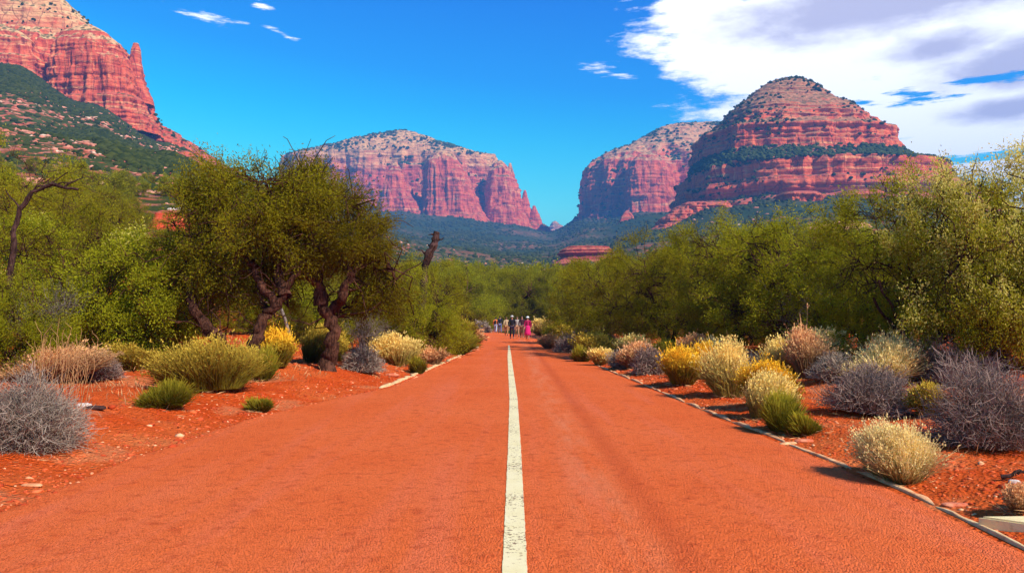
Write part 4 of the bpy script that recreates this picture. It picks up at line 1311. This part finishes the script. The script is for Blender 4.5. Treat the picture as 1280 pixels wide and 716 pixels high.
    for _ in range(60):
        dd = unit(r.standard_normal(3)); dd[2] = abs(dd[2]) * 0.8 + 0.15
        e = unit(dd) * S * r.uniform(.6, .95)
        ln.append((wiggle(np.array([0, 0, -.03]), e, 7, .16, r), np.linspace(.009, .003, 7)))
    V, Fq = tubes_np(ln, 5)
    out.append(('main_stems', mesh_np('main_stems', V, Fq, {'along': np.full(len(V), .2), 'tint': np.full(len(V), .5)})))
    return out


BK = {'yellow': 'b_yellow', 'pale': 'b_pale', 'cream': 'b_cream', 'pink': 'b_pink', 'olive': 'b_olive', 'gold': 'b_gold', 'grey': 'b_grey', 'purple': 'b_purple'}
BUSHES = [
    # px, base py, width, height, kind, label
    (28, 556, 150, 98, 'grey', 'grey twiggy bush at the far left edge beside the road'),
    (122, 470, 60, 30, 'purple', 'small low purple grey bush in front of the bright leafy bush'),
    (262, 489, 115, 62, 'gold', 'golden olive grass bush just in front of the leaning left trunk'),
    (205, 509, 62, 34, 'olive', 'small green tuft alone on the red soil on the left'),
    (332, 475, 42, 42, 'olive', 'low dark olive bush at the foot of the V trunks'),
    (345, 458, 52, 46, 'yellow', 'bright yellow bush seen between the two left trunks'),
    (324, 514, 34, 18, 'olive', 'tiny dark tuft at the left road edge, nearest the asphalt'),
    (452, 464, 56, 38, 'grey', 'pale grey bush right of the upright forked trunk'),
    (478, 440, 50, 34, 'olive', 'dark green bush behind the pale grey bush on the left'),
    (497, 457, 54, 38, 'pale', 'straw yellow bush between the grey bush and the round green bush'),
    (520, 467, 34, 22, 'olive', 'small olive bush closest to the left kerb'),
    (557, 441, 70, 38, 'olive', 'round dark green bush at the left kerb where the road narrows'),
    (528, 436, 48, 34, 'pink', 'pinkish straw bush just left of the round green bush'),
    (575, 425, 40, 24, 'gold', 'golden bush behind the round green bush'),
    (602, 416, 26, 18, 'grey', 'far grey bush left of the walker in orange'),
    (385, 452, 60, 46, 'gold', 'olive gold bush low behind the upright forked trunk'),
    (420, 452, 30, 30, 'gold', 'narrow golden tuft touching the upright forked trunk'),
    (1122, 600, 104, 66, 'cream', 'pale cream straw bush nearest the kerb on the right'),
    (1236, 556, 165, 128, 'purple', 'huge purple grey twiggy bush at the right edge'),
    (1088, 516, 118, 70, 'purple', 'rounded purple grey bush left of the huge one'),
    (1100, 478, 110, 54, 'cream', 'cream seed headed bush behind the rounded purple grey bush'),
    (1170, 520, 42, 36, 'gold', 'small olive gold tuft between the two purple grey bushes'),
    (972, 512, 72, 56, 'yellow', 'deep yellow bush behind the olive clump on the right'),
    (950, 522, 58, 52, 'pale', 'washed out straw bush left of the olive clump on the right'),
    (978, 538, 62, 48, 'olive', 'olive green clump in front of the deep yellow bush'),
    (1008, 544, 46, 28, 'olive', 'small trailing olive bush right of the olive clump'),
    (918, 496, 84, 66, 'pale', 'large pale yellow bush in the middle of the right verge'),
    (850, 480, 56, 44, 'yellow', 'golden yellow bush left of the large pale yellow one'),
    (878, 472, 56, 40, 'yellow', 'yellow bush tucked between the golden and the large pale yellow ones'),
    (1010, 472, 64, 60, 'pink', 'tall pinkish cream bush with plume tops behind the deep yellow bush'),
    (1042, 476, 60, 40, 'grey', 'grey brown bush between the plumed bush and the cream seed heads'),
    (812, 466, 50, 34, 'purple', 'dusky purple bush left of the golden yellow bush'),
    (800, 460, 46, 30, 'pink', 'pink straw bush behind the dusky purple bush'),
    (775, 460, 36, 28, 'grey', 'grey bush third nearest the road beyond the dusky purple bush'),
    (748, 446, 52, 26, 'gold', 'dull golden bush in the middle of the far right verge'),
    (727, 452, 30, 20, 'olive', 'dark little bush touching the right road edge'),
    (715, 440, 46, 28, 'purple', 'far mauve bush on the right verge'),
    (752, 456, 28, 18, 'pale', 'small straw bush between two grey bushes on the far right verge'),
    (692, 428, 40, 22, 'olive', 'green bush on the far right verge nearest the walker in magenta'),
    (676, 419, 28, 18, 'pale', 'pale bush directly right of the walker in magenta'),
    (735, 432, 50, 26, 'grey', 'grey green bush under the far right trees'),
    (1020, 448, 90, 36, 'cream', 'cream dry grass behind the plumed pinkish bush'),
    (1130, 462, 90, 44, 'pale', 'tall pale grass behind the cream seed heads and the leaning stems'),
    (870, 452, 60, 30, 'pink', 'dry pinkish grass behind the yellow bushes on the right'),
    (830, 450, 50, 26, 'olive', 'dull green bush behind the dusky purple bush'),
    (790, 446, 44, 24, 'pale', 'faded straw bush behind the pink straw bush'),
    (765, 440, 40, 22, 'purple', 'small mauve bush behind the dull golden bush'),
    (705, 430, 34, 20, 'gold', 'tiny golden bush on the far right verge'),
    (690, 437, 30, 16, 'pink', 'low straw tuft by the right road edge near the walkers'),
    (985, 470, 60, 44, 'pale', 'faded yellow grass between the deep yellow bush and the plumed bush'),
    (540, 455, 34, 18, 'pink', 'low straw tuft against the left kerb below the round green bush'),
    (510, 445, 50, 30, 'pink', 'pinkish grass behind the straw yellow bush on the left'),
    (590, 428, 30, 16, 'pink', 'low straw tuft beyond the end of the left kerb'),
    (560, 420, 44, 24, 'pale', 'pale seed headed bush behind the golden bush on the left'),
    (290, 470, 70, 34, 'gold', 'dull gold grass under the leaning left trunk'),
    (1272, 640, 46, 30, 'pink', 'small dry tuft cut by the right edge above the cream slab'),
    (900, 462, 50, 34, 'cream', 'cream plume bush behind the yellow bushes'),
    (945, 470, 44, 34, 'grey', 'grey bush half hidden behind the large pale yellow bush'),
    (55, 478, 120, 40, 'pink', 'spread of dry orange straw behind the far left grey bush'),
    (170, 462, 90, 28, 'gold', 'low golden grass under the bright leafy bush'),
    (1200, 480, 90, 46, 'purple', 'dark grey thicket behind the huge purple grey bush'),
]
for i, (px, py, w, h, kind, lb) in enumerate(BUSHES):
    x, D = hit(px, py)
    sc_ = 0.9 if kind in ('grey', 'purple') else 1.06
    wm, hm = sc_ * w * D / F, sc_ * h * D / F
    wm = max(wm, 0.12)
    b = empty('grass_tuft' if kind in ('pale', 'cream', 'pink') else 'bush', (x, D, tz(x, D)), 0)
    tag(b, lb, 'bush', 'bushes on the %s verge' % ('left' if px < 640 else 'right'))
    b.rotation_euler = (0.13 * math.sin(i * 2.3), 0.15 * math.sin(i * 1.7 + 1), 0)
    for nm, me in bush_meshes(kind, 400 + i, wm, hm, D, 0.6 if w < 40 else 1.0):
        obj(nm, me, M[BK[kind]], b)

pts, rr_ = [], np.random.default_rng(12)
for (px, py, w, h, kind, lb) in BUSHES:
    x, D = hit(px, py)
    k = 160
    a = rr_.uniform(0, 6.28, k); q = np.abs(rr_.normal(0, .38, k)) * w * D / F
    pts.append(np.stack([x + np.cos(a) * q, D + np.sin(a) * q], -1))
pts = np.concatenate(pts); e_ = np.maximum(xL(pts[:, 1]) - pts[:, 0], pts[:, 0] - xR(pts[:, 1])); pts = pts[e_ > .15]
n = len(pts); c = np.stack([pts[:, 0], pts[:, 1], terr(pts[:, 0], pts[:, 1]) + .012], -1)
V, Fq = leaves_np(c, np.stack([rr_.normal(0, 1, n), rr_.normal(0, 1, n), rr_.uniform(-.05, .35, n)], -1), rr_.uniform(.05, .22, n), np.full(n, .004) * (pts[:, 1] / 10), rr_)
tag(obj('litter', mesh_np('litter', V, Fq, {'along': np.repeat(rr_.random(n), 4), 'tint': np.repeat(rr_.random(n), 4)}), M['b_pink']), 'fallen dry twigs and straw round the foot of the bushes', 'litter', kind='stuff')

# tall dry stalks at far left
x, D = hit(62, 520)
r_ = np.random.default_rng(31)
ln = []
for k in range(26):
    a = r_.uniform(-0.35, 0.45); hh = r_.uniform(0.7, 1.25)
    p0 = np.array([a * 0.9, r_.uniform(-.2, .2), -.03])
    pp = wiggle(p0, p0 + np.array([a * .25 + r_.uniform(-.05, .1), r_.uniform(-.1, .1), hh]), 8, .04, r_)
    ln.append((pp, np.linspace(.006, .003, 8)))
    for j in range(4):
        ln.append((wiggle(pp[4 + j], pp[4 + j] + np.array([r_.uniform(-.1, .1), r_.uniform(-.05, .05), r_.uniform(.06, .18)]), 4, .1, r_), np.linspace(.004, .002, 4)))
V, Fq = tubes_np(ln, 4)
tag(obj('dry_stalks', mesh_np('dry_stalks', V, Fq, {'along': np.full(len(V), .6), 'tint': np.full(len(V), .5)}), M['b_pink'], None, (x, D, tz(x, D))), 'tall thin dry stalks standing over the far left grey bush', 'dry stalks')

# ------------------------------------------------------------------ stones
def stone(px, py, wpx, seed, mat, label, flat=0.5, elong=1.4, rz=0.0, name='stone', D=None, z=None):
    if D is None: x, D = hit(px, py)
    else: x = wx(px, D)
    p, f = stone_np(seed, 4, flat)
    s = wpx * D / F / 2
    p[:, 0] *= elong ** 0.5; p[:, 1] /= elong ** 0.5
    o = obj(name, mesh_np(name, p * s / elong ** 0.5 * 1.0, f, smooth=True), mat, None, (x, D, (tz(x, D) if z is None else z) + s * flat * 0.25))
    o.rotation_euler = (0, 0, rz)
    tag(o, label, name.replace('_', ' '))
    return o


stone(1258, 560, 12, 1, M['palestone'], 'small white stone on the red soil under the huge purple grey bush', .5, 2.2)
stone(105, 508, 18, 2, M['palestone'], 'white topped stone right of the far left grey bush', .5, 1.6)
stone(118, 511, 26, 3, M['darkwood'], 'dark flat stone touching the white topped one on the left', .35, 2.0)
stone(1005, 552, 24, 4, M['redstone'], 'flat red stone on the right verge below the trailing olive bush', .3, 2.0)
stone(985, 555, 26, 5, M['kerb'], 'flat pale orange stone lying against the right kerb', .2, 2.6, .5)
stone(1195, 632, 34, 6, M['redstone'], 'broad flat red stone just above the clean kerb on the right', .22, 2.2)
stone(1268, 603, 14, 7, M['palestone'], 'small tan stone at the right edge above the slab', .5, 1.5)
stone(1045, 512, 16, 8, M['redstone'], 'small red stone left of the rounded purple grey bush', .4, 1.8)
stone(490, 470, 16, 10, M['redstone'], 'small orange stone beside the straw yellow bush on the left', .4, 1.6)
stone(40, 607, 26, 11, M['kerb'], 'pale flat stone at the left road edge', .25, 2.2)
stone(592, 438, 14, 12, M['redstone'], 'red stone on the bank where the left kerb ends', .5, 1.5)
for px, w, sd, lb in ((212, 11, 13, 'pale boulder at the left end of the bright red ledge'), (224, 12, 14, 'pale boulder in the middle of the bright red ledge'), (233, 10, 15, 'pale boulder at the right end of the bright red ledge')):
    stone(px, 262, w, sd, M['palestone'], lb, .6, 1.2, name='boulder', D=107, z=wz(262.5, 106))
# dark twisted piece of wood on the right
for (px, py, wm, sd, lb) in ((1134, 524, .32, 41, 'dark curved stick lying on the soil left of the huge purple grey bush'), (1272, 600, .30, 42, 'dark forked twig at the right edge beside the tan stone')):
    x, D = hit(px, py)
    r_ = np.random.default_rng(sd)
    ln = [(wiggle(np.array([-wm / 2, 0, .03]), np.array([wm / 2, .05, .03]), 8, .12, r_, .15), np.linspace(.022, .008, 8))]
    ln.append((wiggle(np.array([0, 0, .05]), np.array([wm * .3, -.05, .13]), 6, .1, r_), np.linspace(.012, .004, 6)))
    V, Fq = tubes_np(ln, 6)
    tag(obj('stick', mesh_np('stick', V, Fq, smooth=True), M['darkwood'], None, (x, D, tz(x, D))), lb, 'stick')

# gravel along both verges
r_ = np.random.default_rng(77)
n = 15000
y = np.exp(r_.uniform(np.log(4.0), np.log(45), n))
side = r_.random(n) < 0.55
e = np.abs(r_.normal(0, 1.0, n)) * np.where(side, 0.9, 1.1) + np.where(side, -0.15, 0.12)
far_ = r_.random(n) < 0.35
e = np.where(far_, r_.uniform(0, 8, n), e)
x = np.where(side, xL(y) - e, xR(y) + e)
z = np.maximum(terr(x, y), np.where(e < 0.05, 0.004, -1))
s_ = np.exp(r_.normal(-4.7, 0.5, n)) * (0.8 + y / 22)
V, Fc, ti = blobs(np.stack([x, y, z], -1), np.clip(s_, .005, .09), ICO, 4, 0.5, 0.5)
tag(obj('gravel', mesh_np('gravel', V, Fc, {'tint': ti}), M['peb']), 'loose red gravel strewn along the road edges', 'gravel', kind='stuff')
# dry grass wisps
n = 26000
y = np.exp(r_.uniform(np.log(9), np.log(60), n))
side = r_.random(n) < 0.5
e = r_.uniform(1.4, 16, n)
x = np.where(side, xL(y) - e, xR(y) + e)
m = vnoise(x * .8, y * .8, 0, 61) > 0.25
x, y = x[m], y[m]; n = len(x)
c = np.stack([x, y, terr(x, y) - .01], -1)
V, Fq = leaves_np(c, np.stack([r_.normal(0, .4, n), r_.normal(0, .4, n), np.ones(n)], -1), r_.uniform(.06, .22, n), np.full(n, .006) * (y / 12), r_)
tag(obj('dry_grass', mesh_np('dry_grass', V, Fq, {'along': np.tile([0, .5, 1, .5], n), 'tint': np.repeat(r_.random(n), 4)}), M['b_pink']), 'thin dry grass wisps between the bushes', 'grass', kind='stuff')


# ------------------------------------------------------------------ people
def skin_mesh(name, V, E, Rd, mat, parent, sub=1, root=0):
    me = bpy.data.meshes.new(name)
    me.from_pydata([tuple(v) for v in V], E, [])
    o = bpy.data.objects.new(name, me)
    COL.objects.link(o)
    md = o.modifiers.new('skin', 'SKIN')
    md.use_smooth_shade = True
    sv = me.skin_vertices[0].data if me.skin_vertices else None
    if sv is None:
        bpy.context.view_layer.objects.active = o
        me.attributes  # noqa
    for i, r in enumerate(Rd):
        rr = r if hasattr(r, '__len__') else (r, r)
        me.skin_vertices[0].data[i].radius = rr
        me.skin_vertices[0].data[i].use_root = (i == root)
    s = o.modifiers.new('sub', 'SUBSURF'); s.levels = sub; s.render_levels = sub
    if mat: me.materials.append(mat)
    o.parent = parent
    return o


def person(px, D, face, label, top, legs, style='trousers', hat=None, bag=None, hair=(0.03, 0.02, 0.015), skin=(0.45, 0.24, 0.16), height=1.72, stride=0.22, dx=0.0):
    x = wx(px, D) + dx
    on_road = float(xL(D)) < x < float(xR(D))
    t = empty('person', (x, D, road_z(x, D) + 0.002 if on_road else tz(x, D) + 0.004), face, height / 1.72)
    tag(t, label, 'person', 'walkers on the road')
    sk = mat_plain('skin_tone', skin, 0.6, 0.08); mt = mat_plain('top_cloth', top, 0.9); ml = mat_plain('leg_cloth', legs, 0.9)
    mh = mat_plain('hair', hair, 0.7); ms = mat_plain('shoe', (0.03, 0.03, 0.03), 0.7)
    s = stride
    # facing -Y before rotation
    J = {'pel': (0, 0, .95), 'waist': (0, 0, 1.08), 'chest': (0, -.01, 1.28), 'neck0': (0, 0, 1.44), 'neck': (0, -.01, 1.50), 'chin': (0, -.03, 1.56), 'head': (0, -.015, 1.635), 'crown': (0, 0, 1.69),
         'nose': (0, -.125, 1.62),
         'hl': (.10, 0, .90), 'kl': (.10, -s * .55, .50), 'al': (.10, -s * .75, .10), 'tl': (.10, -s * .75 - .15, .035),
         'hr': (-.10, 0, .90), 'kr': (-.10, s * .15, .49), 'ar': (-.10, s * .85, .13), 'tr': (-.10, s * .85 - .13, .035),
         'sl': (.185, 0, 1.41), 'el': (.25, .05 + s * .3, 1.14), 'wl': (.25, -.04 + s * .35, .90), 'pl': (.25, -.06 + s * .35, .83),
         'sr': (-.185, 0, 1.41), 'er': (-.25, .05 - s * .3, 1.14), 'wr': (-.25, -.06 - s * .45, .91), 'pr': (-.25, -.09 - s * .45, .84)}
    Rr = {'pel': (.14, .11), 'waist': (.12, .09), 'chest': (.15, .105), 'neck0': (.08, .06), 'neck': (.052, .055), 'chin': (.062, .075), 'head': (.078, .095), 'crown': (.055, .065), 'nose': .014,
          'hl': (.09, .09), 'kl': .058, 'al': .038, 'tl': .032, 'hr': (.09, .09), 'kr': .058, 'ar': .038, 'tr': .032,
          'sl': .055, 'el': .038, 'wl': .026, 'pl': (.018, .034), 'sr': .055, 'er': .038, 'wr': .026, 'pr': (.018, .034)}
    E = [('pel', 'waist'), ('waist', 'chest'), ('chest', 'neck0'), ('neck0', 'neck'), ('neck', 'chin'), ('chin', 'head'), ('head', 'crown'), ('head', 'nose'), ('pel', 'hl'), ('hl', 'kl'), ('kl', 'al'), ('al', 'tl'),
         ('pel', 'hr'), ('hr', 'kr'), ('kr', 'ar'), ('ar', 'tr'), ('neck0', 'sl'), ('sl', 'el'), ('el', 'wl'), ('wl', 'pl'), ('neck0', 'sr'), ('sr', 'er'), ('er', 'wr'), ('wr', 'pr')]
    for sd, sg in (('l', 1), ('r', -1)):
        p = np.array(J['p' + sd])
        for k in range(4):
            a, b = 'f%s%da' % (sd, k), 'f%s%db' % (sd, k)
            J[a] = tuple(p + np.array([0, -.026 + .0175 * k, -.04])); J[b] = tuple(p + np.array([-sg * .012, -.028 + .0185 * k, -.085 + .008 * abs(k - 1)]))
            Rr[a] = .0085; Rr[b] = .007
            E += [('p' + sd, a), (a, b)]
        a, b = 't%sa' % sd, 't%sb' % sd
        J[a] = tuple(p + np.array([-sg * .01, -.045, .0])); J[b] = tuple(p + np.array([-sg * .02, -.06, -.035]))
        Rr[a] = .01; Rr[b] = .008
        E += [('p' + sd, a), (a, b)]
    ks = list(J)
    skin_mesh('body', [J[k] for k in ks], [(ks.index(a), ks.index(b)) for a, b in E], [Rr[k] for k in ks], sk, t, 1)

    def cloth(nm, keys, edges, g, mat, over=None):
        JJ = dict(J); RR = dict(Rr)
        if over:
            for k_, (p_, r_) in over.items(): JJ[k_] = p_; RR[k_] = r_
        rad = [(np.array(RR[k] if hasattr(RR[k], '__len__') else (RR[k],) * 2) + g).tolist() for k in keys]
        skin_mesh(nm, [JJ[k] for k in keys], [(keys.index(a), keys.index(b)) for a, b in edges], rad, mat, t, 1)
    cloth('top', ['pel', 'waist', 'chest', 'neck0', 'sl', 'el', 'wl', 'sr', 'er', 'wr'], [('pel', 'waist'), ('waist', 'chest'), ('chest', 'neck0'), ('neck0', 'sl'), ('sl', 'el'), ('el', 'wl'), ('neck0', 'sr'), ('sr', 'er'), ('er', 'wr')], .022, mt)
    if style == 'trousers':
        cloth('trousers', ['pel', 'hl', 'kl', 'al', 'hr', 'kr', 'ar'], [('pel', 'hl'), ('hl', 'kl'), ('kl', 'al'), ('pel', 'hr'), ('hr', 'kr'), ('kr', 'ar')], .02, ml)
    else:
        # long skirt: an open flared cone with folds
        vs, n = [], 40
        zs = [1.06, .95, .75, .5, .3]
        for j, z_ in enumerate(zs):
            for i in range(n):
                a = i / n * 2 * math.pi
                rr = (.135, .165, .19, .22, .25)[j] * (1 + .05 * j * .5 * math.sin(a * 9 + j))
                vs.append((rr * math.cos(a), rr * .85 * math.sin(a), z_))
        ids = np.arange(len(vs)).reshape(len(zs), n)
        nx_ = np.roll(ids, -1, 1)
        o = obj('skirt', mesh_np('skirt', vs, np.stack([ids[:-1], nx_[:-1], nx_[1:], ids[1:]], -1).reshape(-1, 4), smooth=True), ml, t)
        sm_ = o.modifiers.new('thick', 'SOLIDIFY'); sm_.thickness = .01
    for a, b in (('al', 'tl'), ('ar', 'tr')):
        cloth('shoe', [a, b], [(a, b)], .012, ms, {a: ((J[a][0], J[a][1] + .01, .055), .036), b: ((J[b][0], J[b][1], .04), .03)})
    # hair and hat
    bm = bmesh.new()
    bmesh.ops.create_icosphere(bm, subdivisions=3, radius=1)
    for v_ in bm.verts:
        c = v_.co.copy()
        v_.co = Vector((c.x * .096, c.y * .112 + .012, c.z * .115 + 1.645))
    bmesh.ops.delete(bm, geom=[v_ for v_ in bm.verts if v_.co.z < 1.60 or (v_.co.y < -.05 and v_.co.z < 1.70)], context='VERTS')
    me = bpy.data.meshes.new('hair'); bm.to_mesh(me); bm.free()
    obj('hair', me, mh, t)
    for sx in (-.033, .033):
        p, f = ICO
        obj('eye', mesh_np('eye', p * .011 + np.array([sx, -.106, 1.645]), f, smooth=True), mh, t)
    if hat:
        n, vs = 28, []
        for (rr, z_) in ((.17, 1.685), (.165, 1.692), (.105, 1.70), (.10, 1.75), (.075, 1.785), (.01, 1.79)):
            for i in range(n):
                a = i / n * 2 * math.pi
                vs.append((rr * math.cos(a), rr * 1.08 * math.sin(a), z_))
        ids = np.arange(len(vs)).reshape(6, n); nx_ = np.roll(ids, -1, 1)
        obj('hat', mesh_np('hat', vs, np.stack([ids[:-1], nx_[:-1], nx_[1:], ids[1:]], -1).reshape(-1, 4), smooth=True), mat_plain('hat_cloth', hat, .9), t)
    if bag:
        bm = bmesh.new()
        bmesh.ops.create_cube(bm, size=1)
        for v_ in bm.verts:
            v_.co = Vector((v_.co.x * .28 * (1 if v_.co.z < 0 else .85), v_.co.y * .15 + .21, v_.co.z * .42 + 1.22))
        bmesh.ops.bevel(bm, geom=list(bm.edges), offset=.045, segments=3, affect='EDGES')
        me = bpy.data.meshes.new('backpack'); bm.to_mesh(me); bm.free()
        for p_ in me.polygons: p_.use_smooth = True
        b = obj('backpack', me, mat_plain('bag_cloth', bag, .8), t)
        tag(b)
    return t


person(640, 62.5, 0.15, 'walker in a black coat and pale hat in the middle of the road, nearest', (.012, .012, .02), (.02, .012, .03), hat=(.55, .52, .48), hair=(.35, .25, .15), height=1.74)
person(659.5, 62.0, -0.1, 'walker in a magenta dress and white hat at the right of the group', (.35, .015, .08), (.62, .02, .16), 'skirt', hat=(.82, .8, .78), height=1.68)
person(652.5, 66.0, 0.0, 'walker in dark clothes just behind the one in magenta', (.05, .02, .03), (.18, .08, .05), height=1.76, hair=(.05, .03, .02))
person(633.0, 74.0, 3.2, 'walker in a cream top left of the black coat, walking behind', (.45, .34, .20), (.36, .18, .08), height=1.66, hair=(.12, .06, .03))
person(646.5, 72.0, 0.1, 'walker in a pale shirt partly hidden right of the black coat', (.36, .33, .30), (.42, .22, .12), height=1.70, hair=(.10, .05, .03))
person(619.5, 88.0, 3.0, 'walker in an orange top carrying a black bag, farthest left', (.85, .22, .05), (.40, .45, .62), bag=(.02, .02, .02), height=1.66)
person(625.0, 86.0, 3.3, 'walker in dark blue beside the one in orange', (.012, .015, .03), (.10, .12, .25), height=1.80)

# ------------------------------------------------------------------ haze
bm = bmesh.new()
bmesh.ops.create_cube(bm, size=1)
for v_ in bm.verts:
    v_.co = Vector((v_.co.x * 18400, v_.co.y * 18400, 0 if False else (-30.0 if v_.co.z < 0 else 900.0)))
me = bpy.data.meshes.new('haze'); bm.to_mesh(me); bm.free()
hm = bpy.data.materials.new('haze_air'); hm.use_nodes = True
hm.node_tree.nodes.clear()
ho = hm.node_tree.nodes.new('ShaderNodeOutputMaterial')
pv = hm.node_tree.nodes.new('ShaderNodeVolumePrincipled')
pv.inputs['Color'].default_value = (0.12, 0.40, 1.0, 1)
pv.inputs['Density'].default_value = 0.00021
pv.inputs['Anisotropy'].default_value = 0.0
hm.node_tree.links.new(pv.outputs[0], ho.inputs['Volume'])
hz = obj('haze', me, hm)
tag(hz, 'thin blue air haze filling the valley', 'haze', kind='stuff')

# ------------------------------------------------------------------ sky with clouds
SUN_AZ, SUN_EL = R(133), R(41)     # azimuth clockwise from +Y
world = bpy.data.worlds.new('World')
scene.world = world
world.use_nodes = True


class WT(NT):
    def __init__(s, tree):
        s.t = tree
        tree.nodes.clear()
        s.out = tree.nodes.new('ShaderNodeOutputWorld')


w = WT(world.node_tree)
sky = w.n('ShaderNodeTexSky', sky_type='NISHITA')
sky.sun_disc = False
sky.sun_elevation = SUN_EL
sky.sun_rotation = SUN_AZ
sky.altitude = 1300
sky.air_density = 1.0
sky.dust_density = 0.2
sky.ozone_density = 3.0
dirv = w.n('ShaderNodeTexCoord').outputs['Generated']
sep = w.n('ShaderNodeSeparateXYZ'); w.set(sep, 0, dirv)
azn = w.math('ARCTAN2', sep.outputs[0], sep.outputs[1])
eln = w.math('ARCSINE', sep.outputs[2])
comb = w.n('ShaderNodeCombineXYZ'); w.set(comb, 0, azn); w.set(comb, 1, w.math('MULTIPLY', eln, 2.6)); w.set(comb, 2, 0.0)
uv = comb.outputs[0]
warp = w.noise(uv, 5.0, 7, 0.62)
warp2 = w.noise(uv, 17.0, 6, 0.65)


def azel(px, py):
    a, b = ray(px, py)
    return math.atan(a), math.atan(b / math.hypot(1, a))


def blob(cx, cy, rx, ry, rot=0.0, wpow=1.0):
    """soft ellipse in sky angles; 1 at the middle, 0 at the rim"""
    a0, e0 = azel(cx, cy)
    rx, ry = rx / F, ry / F
    dx = w.math('SUBTRACT', azn, a0); dy = w.math('SUBTRACT', eln, e0)
    c, s = math.cos(rot), math.sin(rot)
    u = w.math('ADD', w.math('MULTIPLY', dx, c / rx), w.math('MULTIPLY', dy, s / rx))
    v_ = w.math('ADD', w.math('MULTIPLY', dx, -s / ry), w.math('MULTIPLY', dy, c / ry))
    d = w.math('SQRT', w.math('ADD', w.math('MULTIPLY', u, u), w.math('MULTIPLY', v_, v_)))
    return w.math('SUBTRACT', 1.0, d)


def maxall(ls):
    r = ls[0]
    for q in ls[1:]: r = w.math('MAXIMUM', r, q)
    return r


big = maxall([blob(1180, -20, 350, 175), blob(1260, 90, 330, 110), blob(960, 60, 175, 50, -0.05), blob(880, 15, 80, 38), blob(1000, 92, 120, 30), blob(1240, 170, 180, 45), blob(1120, 150, 110, 40), blob(1700, 50, 500, 260)])
wisps = maxall([blob(258, 21, 56, 8, -0.10), blob(326, 7, 22, 6), blob(354, 43, 26, 5, -0.28), blob(735, 84, 36, 6, -0.03), blob(772, 95, 32, 6, -0.15), blob(842, 22, 50, 12, .1), blob(782, -2, 16, 5)])
holes = maxall([blob(1150, 124, 46, 7), blob(1245, 98, 55, 6), blob(1080, 129, 30, 5), blob(1130, 116, 22, 5), blob(1230, 196, 110, 7)])
nz_ = w.math('SUBTRACT', w.math('ADD', w.math('MULTIPLY', warp, 0.65), w.math('MULTIPLY', warp2, 0.45)), 0.55)
fib = w.math('SUBTRACT', w.noise(w.scale_vec(uv, (1.0, 2.5, 1)), 22.0, 7, 0.65), 0.5)
dens = w.mrange(w.math('ADD', big, w.math('MULTIPLY', w.math('ADD', nz_, w.math('MULTIPLY', fib, 0.3)), 1.9)), 0.0, 0.32, 0, 1, True)
dens2 = w.mrange(w.math('ADD', w.math('ADD', wisps, w.math('MULTIPLY', fib, 3.4)), w.math('MULTIPLY', nz_, 1.0)), 0.25, 1.1, 0, 1, True)
holed = w.mrange(w.math('ADD', holes, w.math('MULTIPLY', fib, 3.5)), 0.1, 0.7, 0, 1, True)
dens = w.math('MAXIMUM', w.math('MULTIPLY', dens, w.math('SUBTRACT', 1.0, holed)), dens2)
# grey lavender undersides
und = maxall([blob(1100, 8, 240, 45), blob(1270, 78, 150, 42), blob(1270, 135, 100, 20), blob(1180, 60, 90, 30)])
gr = w.mrange(w.math('ADD', und, w.math('MULTIPLY', nz_, 1.8)), 0.0, 0.75, 0, 1, True)
ccol = w.mix(gr, (11.8, 11.8, 12.0), (5.2, 4.9, 6.2))
hsv = w.n('ShaderNodeHueSaturation')
w.set(hsv, 'Color', sky.outputs[0]); hsv.inputs['Saturation'].default_value = 1.5; hsv.inputs['Value'].default_value = 1.0
elr = w.math('ADD', eln, w.math('MULTIPLY', azn, 0.10))
grad = w.ramp(w.mrange(elr, 0.0, 0.8), [(0.0, (1.0, 1.25, .52)), (0.17, (.8, 1.2, .52)), (0.27, (.34, .92, .54)), (0.36, (.06, .60, .58)), (0.48, (.0, .44, .58)), (0.75, (.18, .36, .42))])
skyc = w.mix(1.0, hsv.outputs[0], grad, 'MULTIPLY')
sc3 = w.n('ShaderNodeVectorMath', operation='SCALE'); w.set(sc3, 0, skyc); sc3.inputs['Scale'].default_value = 2.9
skyc = sc3.outputs[0]
col = w.mix(dens, skyc, ccol)
bg = w.n('ShaderNodeBackground'); w.set(bg, 'Color', col); bg.inputs['Strength'].default_value = 0.1
w.t.links.new(bg.outputs[0], w.out.inputs[0])

sd = bpy.data.lights.new('sun', 'SUN')
sd.energy = 5.0
sd.angle = R(0.5)
sd.color = (1.0, 0.90, 0.76)
so = bpy.data.objects.new('sun', sd)
COL.objects.link(so)
dv = Vector((math.sin(SUN_AZ) * math.cos(SUN_EL), math.cos(SUN_AZ) * math.cos(SUN_EL), math.sin(SUN_EL)))
so.rotation_euler = dv.to_track_quat('Z', 'Y').to_euler()
so.location = (30, -30, 60)

vs_ = scene.view_settings
vs_.view_transform = 'Standard'
vs_.look = 'None'
vs_.exposure = 0.66
vs_.gamma = 1.0
vs_.use_curve_mapping = False
scene.cycles.use_denoising = True
scene.cycles.max_bounces = 8
scene.cycles.diffuse_bounces = 5
scene.cycles.transmission_bounces = 3
scene.cycles.volume_bounces = 0
scene.cycles.use_adaptive_sampling = True
scene.cycles.sample_clamp_indirect = 6
